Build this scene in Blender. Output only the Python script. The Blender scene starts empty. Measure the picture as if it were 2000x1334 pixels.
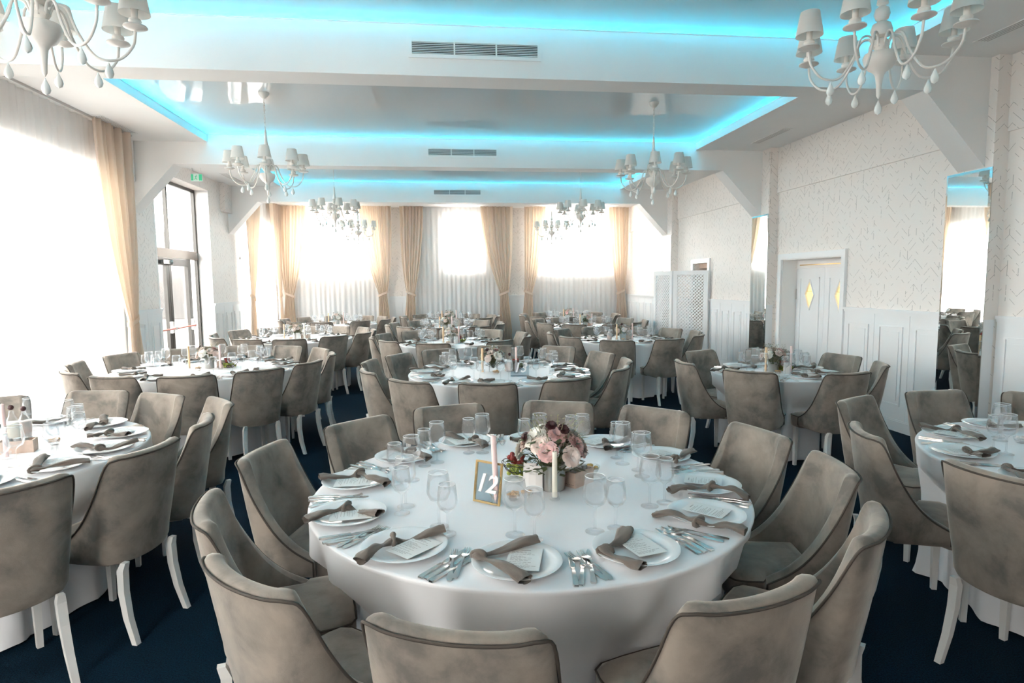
import bpy, math, random
from mathutils import Vector, Matrix
PI = math.pi
R = math.radians
C = bpy.context.scene.collection
sc = bpy.context.scene

# ---------------------------------------------------------------- camera
YAW, PITCH, ROLL, EYE = .11496, .09595, .008978, Vector((0, 0, 1.63))
cam = bpy.data.objects.new('camera', bpy.data.cameras.new('camera'))
C.objects.link(cam)
cam.data.sensor_width = 36
cam.data.lens = 1203.6 / 2000 * 36
cam.data.clip_end = 200
_f = Vector((math.sin(YAW) * math.cos(PITCH), math.cos(YAW) * math.cos(PITCH), -math.sin(PITCH)))
_r = Vector((math.cos(YAW), -math.sin(YAW), 0))
_d = _f.cross(_r)
_r2 = _r * math.cos(ROLL) + _d * math.sin(ROLL)
_d2 = _d * math.cos(ROLL) - _r * math.sin(ROLL)
m3 = Matrix((_r2, -_d2, -_f)).transposed()
cam.matrix_world = Matrix.Translation(EYE) @ m3.to_4x4()
sc.camera = cam

def in_view(p, margin=.04):
    d = Vector(p) - EYE
    z = d.dot(_f)
    if z < .15: return False
    x = d.dot(_r2) / z * 1203.6 / 2000
    y = d.dot(_d2) / z * 1203.6 / 2000
    return abs(x) < .5 + margin and abs(y) < .3335 + margin

# ---------------------------------------------------------------- world, exposure
w = bpy.data.worlds.new('world'); sc.world = w; w.use_nodes = True
bg = w.node_tree.nodes['Background']
bg.inputs[0].default_value = (1, .95, .89, 1)
bg.inputs[1].default_value = 5.0
vs = sc.view_settings
sc.display_settings.display_device = 'sRGB'
vs.view_transform = 'Standard'; vs.look = 'None'; vs.exposure = 2.38; vs.gamma = 1; vs.use_curve_mapping = False
cy = sc.cycles
cy.max_bounces = 9; cy.diffuse_bounces = 5; cy.glossy_bounces = 4; cy.transmission_bounces = 6
cy.transparent_max_bounces = 20; cy.caustics_reflective = False; cy.caustics_refractive = False
cy.sample_clamp_indirect = 6; cy.use_denoising = True
cy.use_adaptive_sampling = True; cy.adaptive_threshold = .03

def portal(name, loc, rot, sx, sy):
    l = bpy.data.lights.new(name, 'AREA'); l.shape = 'RECTANGLE'; l.size = sx; l.size_y = sy
    l.cycles.is_portal = True
    o = bpy.data.objects.new(name, l); C.objects.link(o); o.location = loc; o.rotation_euler = rot
XL, XR, YF, YB = -4.0, 4.85, 15.75, -1.9          # wall planes
WL = [(1.6, 4.6, .25, 3.1), (5.4, 8.05, .25, 3.1), (12.95, 15.3, .25, 3.1)]          # left windows y0,y1,z0,z1
WF = [(-3.55, -1.5, 1.9, 3.3), (.12, 1.06, 1.95, 3.24), (2.4, 4.55, 1.9, 3.3)]         # far windows x0,x1,z0,z1
WB = [(-3.2, -1.9, .9, 3.1)]                  # unseen window behind the camera, added for fill daylight
for y0, y1, z0, z1 in WL:
    portal('daylight_portal', (XL - .36, (y0 + y1) / 2, (z0 + z1) / 2), (0, R(-90), 0), z1 - z0, y1 - y0)
portal('daylight_portal', (XL - .36, 10.5, 1.65), (0, R(-90), 0), 3.25, 2.1)
for x0, x1, z0, z1 in WF:
    portal('daylight_portal', ((x0 + x1) / 2, YF + .36, (z0 + z1) / 2), (R(-90), 0, 0), x1 - x0, z1 - z0)
for x0, x1, z0, z1 in WB:
    portal('daylight_portal', ((x0 + x1) / 2, YB - .36, (z0 + z1) / 2), (R(90), 0, 0), x1 - x0, z1 - z0)

# ---------------------------------------------------------------- materials
def newmat(name):
    m = bpy.data.materials.new(name); m.use_nodes = True
    return m, m.node_tree.nodes, m.node_tree.links
def pbr(name, col, rough=.5, metal=0, sheen=0, spec=.5, emit=None, es=0, coat=0, bump=0, bscale=200, var=0, vscale=6, trans=0):
    m, n, l = newmat(name); b = n['Principled BSDF']
    b.inputs['Base Color'].default_value = (*col, 1); b.inputs['Roughness'].default_value = rough
    b.inputs['Metallic'].default_value = metal; b.inputs['Specular IOR Level'].default_value = spec
    b.inputs['Sheen Weight'].default_value = sheen; b.inputs['Coat Weight'].default_value = coat
    if emit: b.inputs['Emission Color'].default_value = (*emit, 1); b.inputs['Emission Strength'].default_value = es
    tc = n.new('ShaderNodeTexCoord')
    if bump:
        t = n.new('ShaderNodeTexNoise'); t.inputs['Scale'].default_value = bscale; l.new(tc.outputs['Object'], t.inputs[0])
        bp = n.new('ShaderNodeBump'); bp.inputs['Strength'].default_value = bump; bp.inputs['Distance'].default_value = .01
        l.new(t.outputs[0], bp.inputs['Height']); l.new(bp.outputs[0], b.inputs['Normal'])
    if var:
        t = n.new('ShaderNodeTexNoise'); t.inputs['Scale'].default_value = vscale; l.new(tc.outputs['Object'], t.inputs[0])
        r = n.new('ShaderNodeValToRGB'); l.new(t.outputs[0], r.inputs[0])
        r.color_ramp.elements[0].position = .3; r.color_ramp.elements[1].position = .7
        r.color_ramp.elements[0].color = (*[c * (1 - var) for c in col], 1)
        r.color_ramp.elements[1].color = (*[min(1, c * (1 + var)) for c in col], 1)
        l.new(r.outputs[0], b.inputs['Base Color'])
    return m
M = {}
M['paint'] = pbr('white paint', (.86, .845, .83), .55, var=.015, vscale=2)
M['panel'] = pbr('wainscot enamel', (.84, .85, .86), .32)
M['gloss'] = None
M['china'] = pbr('white porcelain', (.86, .87, .88), .12)
M['steel'] = pbr('cutlery steel', (.74, .72, .70), .24, 1)
M['dark_metal'] = pbr('dark window metal', (.035, .033, .03), .35, .2)
M['bronze'] = pbr('bronze rail', (.20, .155, .13), .35, .3)
M['leg'] = pbr('white lacquered leg', (.82, .81, .79), .35)
M['pipe'] = pbr('piping fabric', (.075, .062, .052), .8)
M['cream'] = pbr('cream enamel', (.80, .755, .71), .35)
M['crystal'] = pbr('frosted crystal drop', (.86, .88, .86), .1)
M['napkin'] = pbr('taupe linen', (.155, .127, .107), .85, sheen=.3, bump=.25, bscale=500)
M['paper'] = pbr('menu paper', (.80, .81, .80), .7)
M['ink'] = pbr('grey print', (.40, .38, .37), .8)
M['gold'] = pbr('brass wire', (.78, .55, .27), .25, 1)
M['pink'] = pbr('pink wax', (.86, .64, .62), .5)
M['peach'] = pbr('peach wax', (.84, .56, .33), .5)
M['wax'] = pbr('cream wax', (.86, .80, .68), .5)
M['wood'] = pbr('pale wood', (.60, .46, .38), .6, var=.1, vscale=30)
M['tin'] = pbr('zinc pot', (.42, .42, .40), .3, .85)
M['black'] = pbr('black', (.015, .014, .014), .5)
M['kraft'] = pbr('white paper bag', (.78, .75, .73), .7)
M['nuts'] = pbr('nuts', (.62, .38, .19), .6, var=.35, vscale=120)
M['chips'] = pbr('corn chips', (.78, .53, .2), .6, var=.2, vscale=90)
M['leaf'] = pbr('leaf green', (.10, .125, .055), .5, var=.3, vscale=30)
M['sage'] = pbr('sage sprig', (.30, .28, .17), .7, var=.3, vscale=60)
M['w_bloom'] = pbr('white petals', (.84, .80, .73), .6)
M['p_bloom'] = pbr('pink petals', (.80, .50, .48), .6, var=.12, vscale=40)
M['b_bloom'] = pbr('blush petals', (.82, .68, .62), .6)
M['d_bloom'] = pbr('dark burgundy petals', (.06, .018, .02), .5)
M['grape_red'] = pbr('red grape', (.30, .045, .04), .25)
M['grape_green'] = pbr('green grape', (.36, .40, .08), .25)
M['fig'] = pbr('dark fig', (.08, .02, .035), .3)
M['apple'] = pbr('red apple', (.45, .05, .04), .3)
M['soffit_grey'] = pbr('vent grey', (.50, .47, .45), .6)
M['red'] = pbr('red push bar', (.62, .10, .06), .4)
M['number'] = pbr('white acrylic digit', (.95, .95, .95), .3)
M['led'] = pbr('cyan light strip', (.1, .7, 1), .5, emit=(.02, .60, .86), es=10)
M['exit'] = pbr('exit sign green', (.05, .5, .25), .5, emit=(.1, .8, .45), es=.05)
M['exit_white'] = pbr('exit sign white', (.6, .7, .64), .5, emit=(.85, 1, .9), es=.04)
M['amber'] = pbr('lit amber pane', (.5, .38, .18), .3, emit=(1, .72, .32), es=.24)  # emission stands in for warm light from the room behind
M['brick'] = pbr('pale render', (.06, .057, .056), .8, var=.15, vscale=1.5)
M['roofing'] = pbr('grey roofing', (.16, .16, .17), .8)
M['asphalt'] = pbr('light paving', (.07, .07, .07), .9)
M['mirror'] = pbr('mirror silver', (.86, .90, .89), .01, 1)
M['wine_lid'] = pbr('grey lid', (.35, .36, .35), .4)

def cloth_mat():
    m = pbr('white satin cloth', (.88, .885, .91), .42, sheen=.25, bump=.05, bscale=25)
    return m
M['cloth'] = cloth_mat()

def velvet():
    m, n, l = newmat('taupe velvet'); b = n['Principled BSDF']
    tc = n.new('ShaderNodeTexCoord'); oi = n.new('ShaderNodeObjectInfo')
    ad = n.new('ShaderNodeVectorMath'); ad.operation = 'ADD'
    sc_ = n.new('ShaderNodeVectorMath'); sc_.operation = 'SCALE'; sc_.inputs[3].default_value = 30
    cmb = n.new('ShaderNodeCombineXYZ')
    for i in range(3): l.new(oi.outputs['Random'], cmb.inputs[i])
    l.new(cmb.outputs[0], sc_.inputs[0]); l.new(tc.outputs['Object'], ad.inputs[0]); l.new(sc_.outputs[0], ad.inputs[1])
    t = n.new('ShaderNodeTexNoise'); t.inputs['Scale'].default_value = 5.5; t.inputs['Detail'].default_value = 6
    t.inputs['Roughness'].default_value = .62; t.inputs['Distortion'].default_value = .25
    l.new(ad.outputs[0], t.inputs[0])
    r = n.new('ShaderNodeValToRGB'); l.new(t.outputs[0], r.inputs[0])
    e = r.color_ramp.elements
    e[0].position = .36; e[0].color = (.170, .155, .139, 1)
    e[1].position = .64; e[1].color = (.35, .298, .255, 1)
    x = e.new(.48); x.color = (.262, .230, .202, 1)
    l.new(r.outputs[0], b.inputs['Base Color'])
    b.inputs['Roughness'].default_value = .75; b.inputs['Specular IOR Level'].default_value = .2
    b.inputs['Sheen Weight'].default_value = .8; b.inputs['Sheen Roughness'].default_value = .35
    b.inputs['Sheen Tint'].default_value = (.85, .80, .74, 1)
    t2 = n.new('ShaderNodeTexNoise'); t2.inputs['Scale'].default_value = 300; l.new(tc.outputs['Object'], t2.inputs[0])
    bp = n.new('ShaderNodeBump'); bp.inputs['Strength'].default_value = .12; bp.inputs['Distance'].default_value = .004
    l.new(t2.outputs[0], bp.inputs['Height']); l.new(bp.outputs[0], b.inputs['Normal'])
    return m
M['velvet'] = velvet()

def carpet():
    m, n, l = newmat('navy carpet'); b = n['Principled BSDF']
    tc = n.new('ShaderNodeTexCoord')
    t = n.new('ShaderNodeTexNoise'); t.inputs['Scale'].default_value = 160; t.inputs['Detail'].default_value = 3
    l.new(tc.outputs['Object'], t.inputs[0])
    r = n.new('ShaderNodeValToRGB'); l.new(t.outputs[0], r.inputs[0])
    r.color_ramp.elements[0].position = .35; r.color_ramp.elements[0].color = (.0018, .008, .017, 1)
    r.color_ramp.elements[1].position = .7; r.color_ramp.elements[1].color = (.004, .030, .056, 1)
    l.new(r.outputs[0], b.inputs['Base Color']); b.inputs['Roughness'].default_value = .95
    b.inputs['Specular IOR Level'].default_value = .1
    bp = n.new('ShaderNodeBump'); bp.inputs['Strength'].default_value = .5; bp.inputs['Distance'].default_value = .005
    l.new(t.outputs[0], bp.inputs['Height']); l.new(bp.outputs[0], b.inputs['Normal'])
    return m
M['carpet'] = carpet()

def wallpaper():
    m, n, l = newmat('dashed chevron wallpaper'); b = n['Principled BSDF']
    def math_(op, a, b_=None, c=None):
        x = n.new('ShaderNodeMath'); x.operation = op
        for i, v in enumerate((a, b_, c)):
            if v is None: continue
            if isinstance(v, (int, float)): x.inputs[i].default_value = v
            else: l.new(v, x.inputs[i])
        return x.outputs[0]
    tc = n.new('ShaderNodeTexCoord'); sp = n.new('ShaderNodeSeparateXYZ'); l.new(tc.outputs['Object'], sp.inputs[0])
    h = math_('ADD', sp.outputs[0], sp.outputs[1]); z = sp.outputs[2]
    Wc = .105                                              # width of one chevron column
    u = math_('DIVIDE', h, Wc)
    cell = math_('FLOOR', u)
    tri = math_('PINGPONG', u, 1)
    v = math_('ADD', math_('MULTIPLY', tri, Wc * .95), z)
    k = math_('DIVIDE', v, .085)
    fr = math_('FRACT', k); row = math_('FLOOR', k)
    near = math_('ABSOLUTE', math_('SUBTRACT', fr, .5))
    line = math_('LESS_THAN', near, .032)
    cv = n.new('ShaderNodeCombineXYZ'); l.new(cell, cv.inputs[0]); l.new(row, cv.inputs[1])
    l.new(math_('FLOOR', math_('MULTIPLY', tri, 2.6)), cv.inputs[2])
    wn = n.new('ShaderNodeTexWhiteNoise'); wn.noise_dimensions = '3D'; l.new(cv.outputs[0], wn.inputs[0])
    on = math_('GREATER_THAN', wn.outputs[0], .52)
    # sparse vertical dashes on the column seams
    seam = math_('LESS_THAN', math_('PINGPONG', u, .5), .028)
    cv2 = n.new('ShaderNodeCombineXYZ'); l.new(math_('ROUND', u), cv2.inputs[0]); l.new(math_('FLOOR', math_('MULTIPLY', z, 14)), cv2.inputs[1])
    wn2 = n.new('ShaderNodeTexWhiteNoise'); wn2.noise_dimensions = '3D'; l.new(cv2.outputs[0], wn2.inputs[0])
    on2 = math_('GREATER_THAN', wn2.outputs[0], .8)
    msk = math_('MAXIMUM', math_('MULTIPLY', line, on), math_('MULTIPLY', seam, on2))
    t = n.new('ShaderNodeTexNoise'); t.inputs['Scale'].default_value = 40; l.new(tc.outputs['Object'], t.inputs[0])
    msk = math_('MULTIPLY', msk, math_('MULTIPLY', math_('GREATER_THAN', t.outputs[0], .42), .75))
    mx = n.new('ShaderNodeMix'); mx.data_type = 'RGBA'; l.new(msk, mx.inputs[0])
    mx.inputs[6].default_value = (.88, .825, .785, 1); mx.inputs[7].default_value = (.36, .33, .31, 1)
    l.new(mx.outputs[2], b.inputs['Base Color']); b.inputs['Roughness'].default_value = .6
    return m
M['wallpaper'] = wallpaper()

def fabric(name, col, tmix, transp, tcol=None):
    m, n, l = newmat(name); out = n['Material Output']; n.remove(n['Principled BSDF'])
    d = n.new('ShaderNodeBsdfDiffuse'); t = n.new('ShaderNodeBsdfTranslucent'); mx = n.new('ShaderNodeMixShader')
    d.inputs[0].default_value = (*col, 1); t.inputs[0].default_value = (*(tcol or col), 1); mx.inputs[0].default_value = tmix
    l.new(d.outputs[0], mx.inputs[1]); l.new(t.outputs[0], mx.inputs[2]); last = mx
    if transp:
        tr = n.new('ShaderNodeBsdfTransparent'); mx2 = n.new('ShaderNodeMixShader'); mx2.inputs[0].default_value = transp
        l.new(mx.outputs[0], mx2.inputs[1]); l.new(tr.outputs[0], mx2.inputs[2]); last = mx2
    l.new(last.outputs[0], out.inputs[0])
    return m
M['shade'] = fabric('lamp shade fabric', (.92, .90, .87), .5, 0)
M['drape'] = fabric('beige curtain', (.74, .63, .56), .33, 0, (.82, .68, .50))
M['sheer'] = fabric('white sheer', (.86, .86, .86), .5, .22)

def membrane():
    m, n, l = newmat('glossy stretch ceiling'); out = n['Material Output']; n.remove(n['Principled BSDF'])
    d = n.new('ShaderNodeBsdfDiffuse'); t = n.new('ShaderNodeBsdfTranslucent'); g = n.new('ShaderNodeBsdfGlossy')
    d.inputs[0].default_value = (.84, .84, .84, 1); t.inputs[0].default_value = (.80, .80, .80, 1); g.inputs['Roughness'].default_value = .025
    a = n.new('ShaderNodeMixShader'); a.inputs[0].default_value = .35; l.new(d.outputs[0], a.inputs[1]); l.new(t.outputs[0], a.inputs[2])
    f = n.new('ShaderNodeFresnel'); f.inputs[0].default_value = 1.5
    tc = n.new('ShaderNodeTexCoord'); nz = n.new('ShaderNodeTexNoise'); nz.inputs['Scale'].default_value = .9
    bp = n.new('ShaderNodeBump'); bp.inputs['Strength'].default_value = .25; bp.inputs['Distance'].default_value = .06
    l.new(tc.outputs['Object'], nz.inputs[0]); l.new(nz.outputs[0], bp.inputs['Height']); l.new(bp.outputs[0], g.inputs['Normal'])
    b = n.new('ShaderNodeMixShader'); l.new(f.outputs[0], b.inputs[0]); l.new(a.outputs[0], b.inputs[1]); l.new(g.outputs[0], b.inputs[2])
    l.new(b.outputs[0], out.inputs[0]); return m
M['gloss'] = membrane()
def glass(name, tint, gl=.08, diff=0.0, blend=.35):
    m, n, l = newmat(name); out = n['Material Output']; n.remove(n['Principled BSDF'])
    tr = n.new('ShaderNodeBsdfTransparent'); tr.inputs[0].default_value = (*tint, 1)
    g = n.new('ShaderNodeBsdfGlossy'); g.inputs['Roughness'].default_value = .03
    lw = n.new('ShaderNodeLayerWeight'); lw.inputs[0].default_value = blend
    ma = n.new('ShaderNodeMath'); ma.operation = 'MULTIPLY_ADD'; l.new(lw.outputs['Fresnel'], ma.inputs[0])
    ma.inputs[1].default_value = .36; ma.inputs[2].default_value = gl; ma.use_clamp = True
    mx = n.new('ShaderNodeMixShader'); l.new(ma.outputs[0], mx.inputs[0]); l.new(tr.outputs[0], mx.inputs[1]); l.new(g.outputs[0], mx.inputs[2])
    last = mx
    if diff:
        d = n.new('ShaderNodeBsdfDiffuse'); d.inputs[0].default_value = (.9, .92, .93, 1)
        mx2 = n.new('ShaderNodeMixShader'); mx2.inputs[0].default_value = diff
        l.new(mx.outputs[0], mx2.inputs[1]); l.new(d.outputs[0], mx2.inputs[2]); last = mx2
    l.new(last.outputs[0], out.inputs[0])
    return m
M['glass'] = glass('clear glass', (.985, .99, .995), .015, .035, .2)
M['acrylic'] = glass('acrylic sheet', (.74, .80, .83), .06, 0, .2)
M['pane'] = glass('window glass', (.97, .98, .98), .02, 0, .1)

# ---------------------------------------------------------------- mesh helpers
class MB:
    def __init__(s): s.v = []; s.f = []; s.m = []; s.cur = 0
    def add(s, vs_, fs):
        o = len(s.v); s.v += [tuple(v) for v in vs_]; s.f += [tuple(i + o for i in f) for f in fs]; s.m += [s.cur] * len(fs); return s
    def box(s, x0, x1, y0, y1, z0, z1):
        return s.add([(x, y, z) for z in (z0, z1) for y in (y0, y1) for x in (x0, x1)],
                     [(0, 2, 3, 1), (4, 5, 7, 6), (0, 1, 5, 4), (2, 6, 7, 3), (0, 4, 6, 2), (1, 3, 7, 5)])
    def obox(s, o, ax, ay, az):
        o, ax, ay, az = map(Vector, (o, ax, ay, az))
        return s.add([o + ax * i + ay * j + az * k for k in (0, 1) for j in (0, 1) for i in (0, 1)],
                     [(0, 2, 3, 1), (4, 5, 7, 6), (0, 1, 5, 4), (2, 6, 7, 3), (0, 4, 6, 2), (1, 3, 7, 5)])
    def lathe(s, prof, n=20, c=(0, 0, 0), caps=False):
        vs_ = [(c[0] + r * math.cos(2 * PI * i / n), c[1] + r * math.sin(2 * PI * i / n), c[2] + z) for r, z in prof for i in range(n)]
        fs = [(j * n + i, j * n + (i + 1) % n, (j + 1) * n + (i + 1) % n, (j + 1) * n + i) for j in range(len(prof) - 1) for i in range(n)]
        if caps:
            fs.append(tuple(reversed(range(n)))); fs.append(tuple((len(prof) - 1) * n + i for i in range(n)))
        return s.add(vs_, fs)
    def tube(s, pts, r, n=8, cap=True, closed=False):
        pts = [Vector(p) for p in pts]; rs = r if isinstance(r, (list, tuple)) else [r] * len(pts)
        vs_ = []; up = None; k = len(pts)
        for i, p in enumerate(pts):
            if closed: t = pts[(i + 1) % k] - pts[i - 1]
            else: t = pts[min(i + 1, k - 1)] - pts[max(i - 1, 0)]
            t.normalize()
            if up is None: up = Vector((0, 0, 1)) if abs(t.z) < .9 else Vector((1, 0, 0))
            a = t.cross(up)
            if a.length < 1e-6: a = t.orthogonal()
            a.normalize(); b = a.cross(t).normalized(); up = b
            for j in range(n):
                q = 2 * PI * j / n; vs_.append(p + (a * math.cos(q) + b * math.sin(q)) * rs[i])
        K = k if closed else k - 1
        fs = [(i * n + j, i * n + (j + 1) % n, ((i + 1) % k) * n + (j + 1) % n, ((i + 1) % k) * n + j) for i in range(K) for j in range(n)]
        if cap and not closed: fs += [tuple(reversed(range(n))), tuple((k - 1) * n + j for j in range(n))]
        return s.add(vs_, fs)
    def sphere(s, c, r, n=10, m_=6, sq=(1, 1, 1)):
        prof = [(math.sin(PI * i / m_), -math.cos(PI * i / m_)) for i in range(m_ + 1)]
        vs_ = [(c[0] + r * sq[0] * a * math.cos(2 * PI * i / n), c[1] + r * sq[1] * a * math.sin(2 * PI * i / n), c[2] + r * sq[2] * b) for a, b in prof for i in range(n)]
        return s.add(vs_, [(j * n + i, j * n + (i + 1) % n, (j + 1) * n + (i + 1) % n, (j + 1) * n + i) for j in range(m_) for i in range(n)])
    def prism(s, poly, axis, a, b):
        n = len(poly)
        def P(p, t):
            return {'x': (t, p[0], p[1]), 'y': (p[0], t, p[1]), 'z': (p[0], p[1], t)}[axis]
        return s.add([P(p, a) for p in poly] + [P(p, b) for p in poly],
                     [tuple(range(n)), tuple(reversed(range(n, 2 * n)))] + [(i, (i + 1) % n, n + (i + 1) % n, n + i) for i in range(n)])
    def xform(s, mat, start=0):
        s.v = s.v[:start] + [tuple(mat @ Vector(v)) for v in s.v[start:]]; return s
    def mesh(s, name, mats, smooth=False, fix=True):
        me = bpy.data.meshes.new(name); me.from_pydata(s.v, [], s.f)
        if not isinstance(mats, (list, tuple)): mats = [mats]
        for x in mats: me.materials.append(M[x] if isinstance(x, str) else x)
        me.polygons.foreach_set('material_index', s.m)
        if fix:
            import bmesh
            bm = bmesh.new(); bm.from_mesh(me); bmesh.ops.remove_doubles(bm, verts=bm.verts, dist=1e-5)
            bmesh.ops.recalc_face_normals(bm, faces=bm.faces); bm.to_mesh(me); bm.free()
        if smooth:
            me.shade_smooth()
            if smooth == 'auto':
                me.set_sharp_from_angle(angle=R(42))
        me.update()
        return me
    def obj(s, name, mats, parent=None, smooth=False, fix=True, **kw):
        o = bpy.data.objects.new(name, s.mesh(name, mats, smooth, fix)); C.objects.link(o)
        if parent: o.parent = parent
        for k, v in kw.items(): o[k] = v
        return o
def B(*a): return MB().box(*a)
def tag(o, label, cat, group=None, kind=None):
    o['label'] = label; o['category'] = cat
    if group: o['group'] = group
    if kind: o['kind'] = kind
    return o
def empty(name, loc=(0, 0, 0), rz=0):
    o = bpy.data.objects.new(name, None); C.objects.link(o); o.location = loc; o.rotation_euler = (0, 0, rz); o.empty_display_size = .1
    return o
def dup(o, parent=None):
    kids = list(o.children)
    c = o.copy(); C.objects.link(c)
    if parent: c.parent = parent
    for k in kids: dup(k, c)
    return c
def struct(mb, name, mat, parent=None, smooth=False, **kw):
    o = mb.obj(name, mat, parent, smooth)
    if not parent: o['kind'] = 'structure'
    for k, v in kw.items(): o[k] = v
    return o
def cr(pts, n):
    """Catmull-Rom through pts, n samples per span"""
    P = [Vector(p) for p in pts]; P = [P[0] * 2 - P[1]] + P + [P[-1] * 2 - P[-2]]; out = []
    for i in range(1, len(P) - 2):
        for k in range(n):
            t = k / n; a, b, c, d = P[i - 1:i + 3]
            out.append(.5 * ((2 * b) + (c - a) * t + (2 * a - 5 * b + 4 * c - d) * t * t + (3 * b - a - 3 * c + d) * t ** 3))
    out.append(P[-2]); return out

# ---------------------------------------------------------------- room shell
ZS, ZC, ZB, ZV = 3.50, 3.60, 3.215, 3.80        # soffit, stretch ceiling, beam underside
struct(B(-4.4, 5.3, YB - .3, YF + .3, -.05, 0), 'floor', 'carpet')
struct(B(-4.4, 5.3, YB - .3, YF + .3, ZV, ZV + .1), 'ceiling', 'paint')

def wall_with_holes(axis, c0, c1, a0, a1, z0, z1, holes):
    """wall slab; axis 'x' = plane of constant x between c0 and c1, running along y"""
    mb = MB()
    def bx(p, q, zz0, zz1):
        if q - p < 1e-4 or zz1 - zz0 < 1e-4: return
        if axis == 'x': mb.box(c0, c1, p, q, zz0, zz1)
        else: mb.box(p, q, c0, c1, zz0, zz1)
    cur = a0
    for h0, h1, hz0, hz1 in sorted(holes):
        bx(cur, h0, z0, z1); bx(h0, h1, z0, hz0); bx(h0, h1, hz1, z1); cur = h1
    bx(cur, a1, z0, z1)
    return mb
D_EXIT = (9.4, 11.5, 0, 3.27)
struct(wall_with_holes('x', XL - .35, XL, YB, YF, 0, ZV, WL + [D_EXIT]), 'wall_left', 'wallpaper')
struct(wall_with_holes('x', XR, XR + .35, YB, YF, 0, ZV, [(7.0, 8.33, 0, 1.91), (10.78, 11.42, 0, 1.95)]), 'wall_right', 'wallpaper')
struct(wall_with_holes('y', YF, YF + .35, XL - .35, XR + .35, 0, ZV, WF), 'wall_far', 'wallpaper')
struct(wall_with_holes('y', YB - .35, YB, XL - .35, XR + .35, 0, ZV, WB), 'wall_near', 'paint')

# the ledge line on the right wall: the upper wall stands 2 cm proud
for i, (y0, y1) in enumerate(((YB, 4.87), (5.33, 8.5), (8.95, 12.25), (12.7, YF))):
    struct(B(XR - .022, XR + .001, y0, y1, 2.87, ZS + .01), 'wall_right_upper', 'wallpaper')
# pilasters
PR = [(1.1, 1.55), (4.87, 5.33), (8.50, 8.95), (12.25, 12.7)]
XP = XR - .14
for y0, y1 in PR:
    struct(B(XP, XR + .01, y0, y1, 0, ZS + .01), 'wall_right_pilaster', 'wallpaper')
    struct(B(XP - .006, XP + .1, y0 - .006, y1 + .006, 0, 1.265), 'wall_right_pilaster_base', 'panel')
for y0, y1 in [(4.55, 4.94), (8.34, 8.71), (12.1, 12.49)]:
    struct(B(XL - .01, XL + .085, y0, y1, 2.98, ZS + .01), 'wall_left_pilaster', 'wallpaper')

# wainscot, cap rail and baseboard in one run per stretch
def wainscot(axis, c, sgn, a0, a1, n, zt=1.27):
    """c: wall plane, sgn: direction into the room"""
    mb = MB()
    def bx(p, q, z0, z1, d0, d1):
        lo, hi = sorted((c + sgn * d0, c + sgn * d1))
        if axis == 'x': mb.box(lo, hi, p, q, z0, z1)
        else: mb.box(p, q, lo, hi, z0, z1)
    bx(a0, a1, 0, zt, 0, .014)
    bx(a0, a1, zt, zt + .03, 0, .036); bx(a0, a1, zt - .022, zt, 0, .024)
    bx(a0, a1, 0, .11, .012, .028); bx(a0, a1, .11, .125, .012, .022)
    W = (a1 - a0) / n
    for i in range(n):
        p, q = a0 + W * i + .085, a0 + W * (i + 1) - .085
        for z0, z1 in ((.27, 1.12),):
            # raised moulding frame and raised field
            bx(p, q, z0, z0 + .018, .012, .026); bx(p, q, z1 - .018, z1, .012, .026)
            bx(p, p + .018, z0 + .018, z1 - .018, .012, .026); bx(q - .018, q, z0 + .018, z1 - .018, .012, .026)
            bx(p + .055, q - .055, z0 + .055, z1 - .055, .012, .021)
        if i: bx(a0 + W * i - .003, a0 + W * i + .003, .125, zt - .03, .012, .018)
    return mb
runs = [('x', XR, -1, 1.55, 4.86, 7), ('x', XR, -1, 5.34, 6.92, 3), ('x', XR, -1, 8.96, 10.68, 4), ('x', XR, -1, 11.52, 12.24, 2), ('x', XR, -1, 12.71, YF, 6),
        ('x', XL, 1, 8.06, 9.4, 3), ('x', XL, 1, 11.5, 12.95, 3), ('x', XL, 1, 4.6, 5.4, 2), ('y', YF, -1, XL, XR, 18), ('y', YB, 1, XL, XR, 16)]
for i, (ax, c, s, a0, a1, n) in enumerate(runs):
    zt = 1.27 if not (ax == 'y' and s > 0) else .8
    struct(wainscot(ax, c, s, a0, a1, n, zt), 'trim_%d' % (i + 1), 'panel')

# soffits along left, right and far end, with the lip that hides the light strip
bays = [(1.45, 4.95), (5.23, 8.72), (9.0, 12.5), (12.78, 15.05)]
struct(B(XL, -3.0, YB, YF, ZS, ZS + .02), 'ceiling_soffit_left', 'paint')
struct(B(3.70, XR, YB, YF, ZS, ZS + .02), 'ceiling_soffit_right', 'paint')
struct(B(-3.0, 3.7, 15.05, YF, ZS, ZS + .02), 'ceiling_soffit_far', 'paint')
struct(B(-3.0, 3.7, YB, 1.17, ZS, ZS + .02), 'ceiling_soffit_near', 'paint')
lips = MB()
for y0, y1 in bays:
    lips.box(-3.015, -3.0, y0, y1, ZS + .02, ZV); lips.box(3.7, 3.715, y0, y1, ZS + .02, ZV)
    # slim edge profile that holds the membrane
    lips.box(-3.0, -2.994, y0, y1, ZC - .008, ZC - .001); lips.box(3.694, 3.70, y0, y1, ZC - .008, ZC - .001); lips.box(-3.0, 3.7, y1 - .006, y1, ZC - .008, ZC - .001)
lips.box(-3.0, 3.7, 15.05, 15.065, ZS + .02, ZV); lips.box(-3.0, 3.7, 1.155, 1.17, ZS + .02, ZV)
struct(lips, 'ceiling_lip', 'paint')
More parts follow.
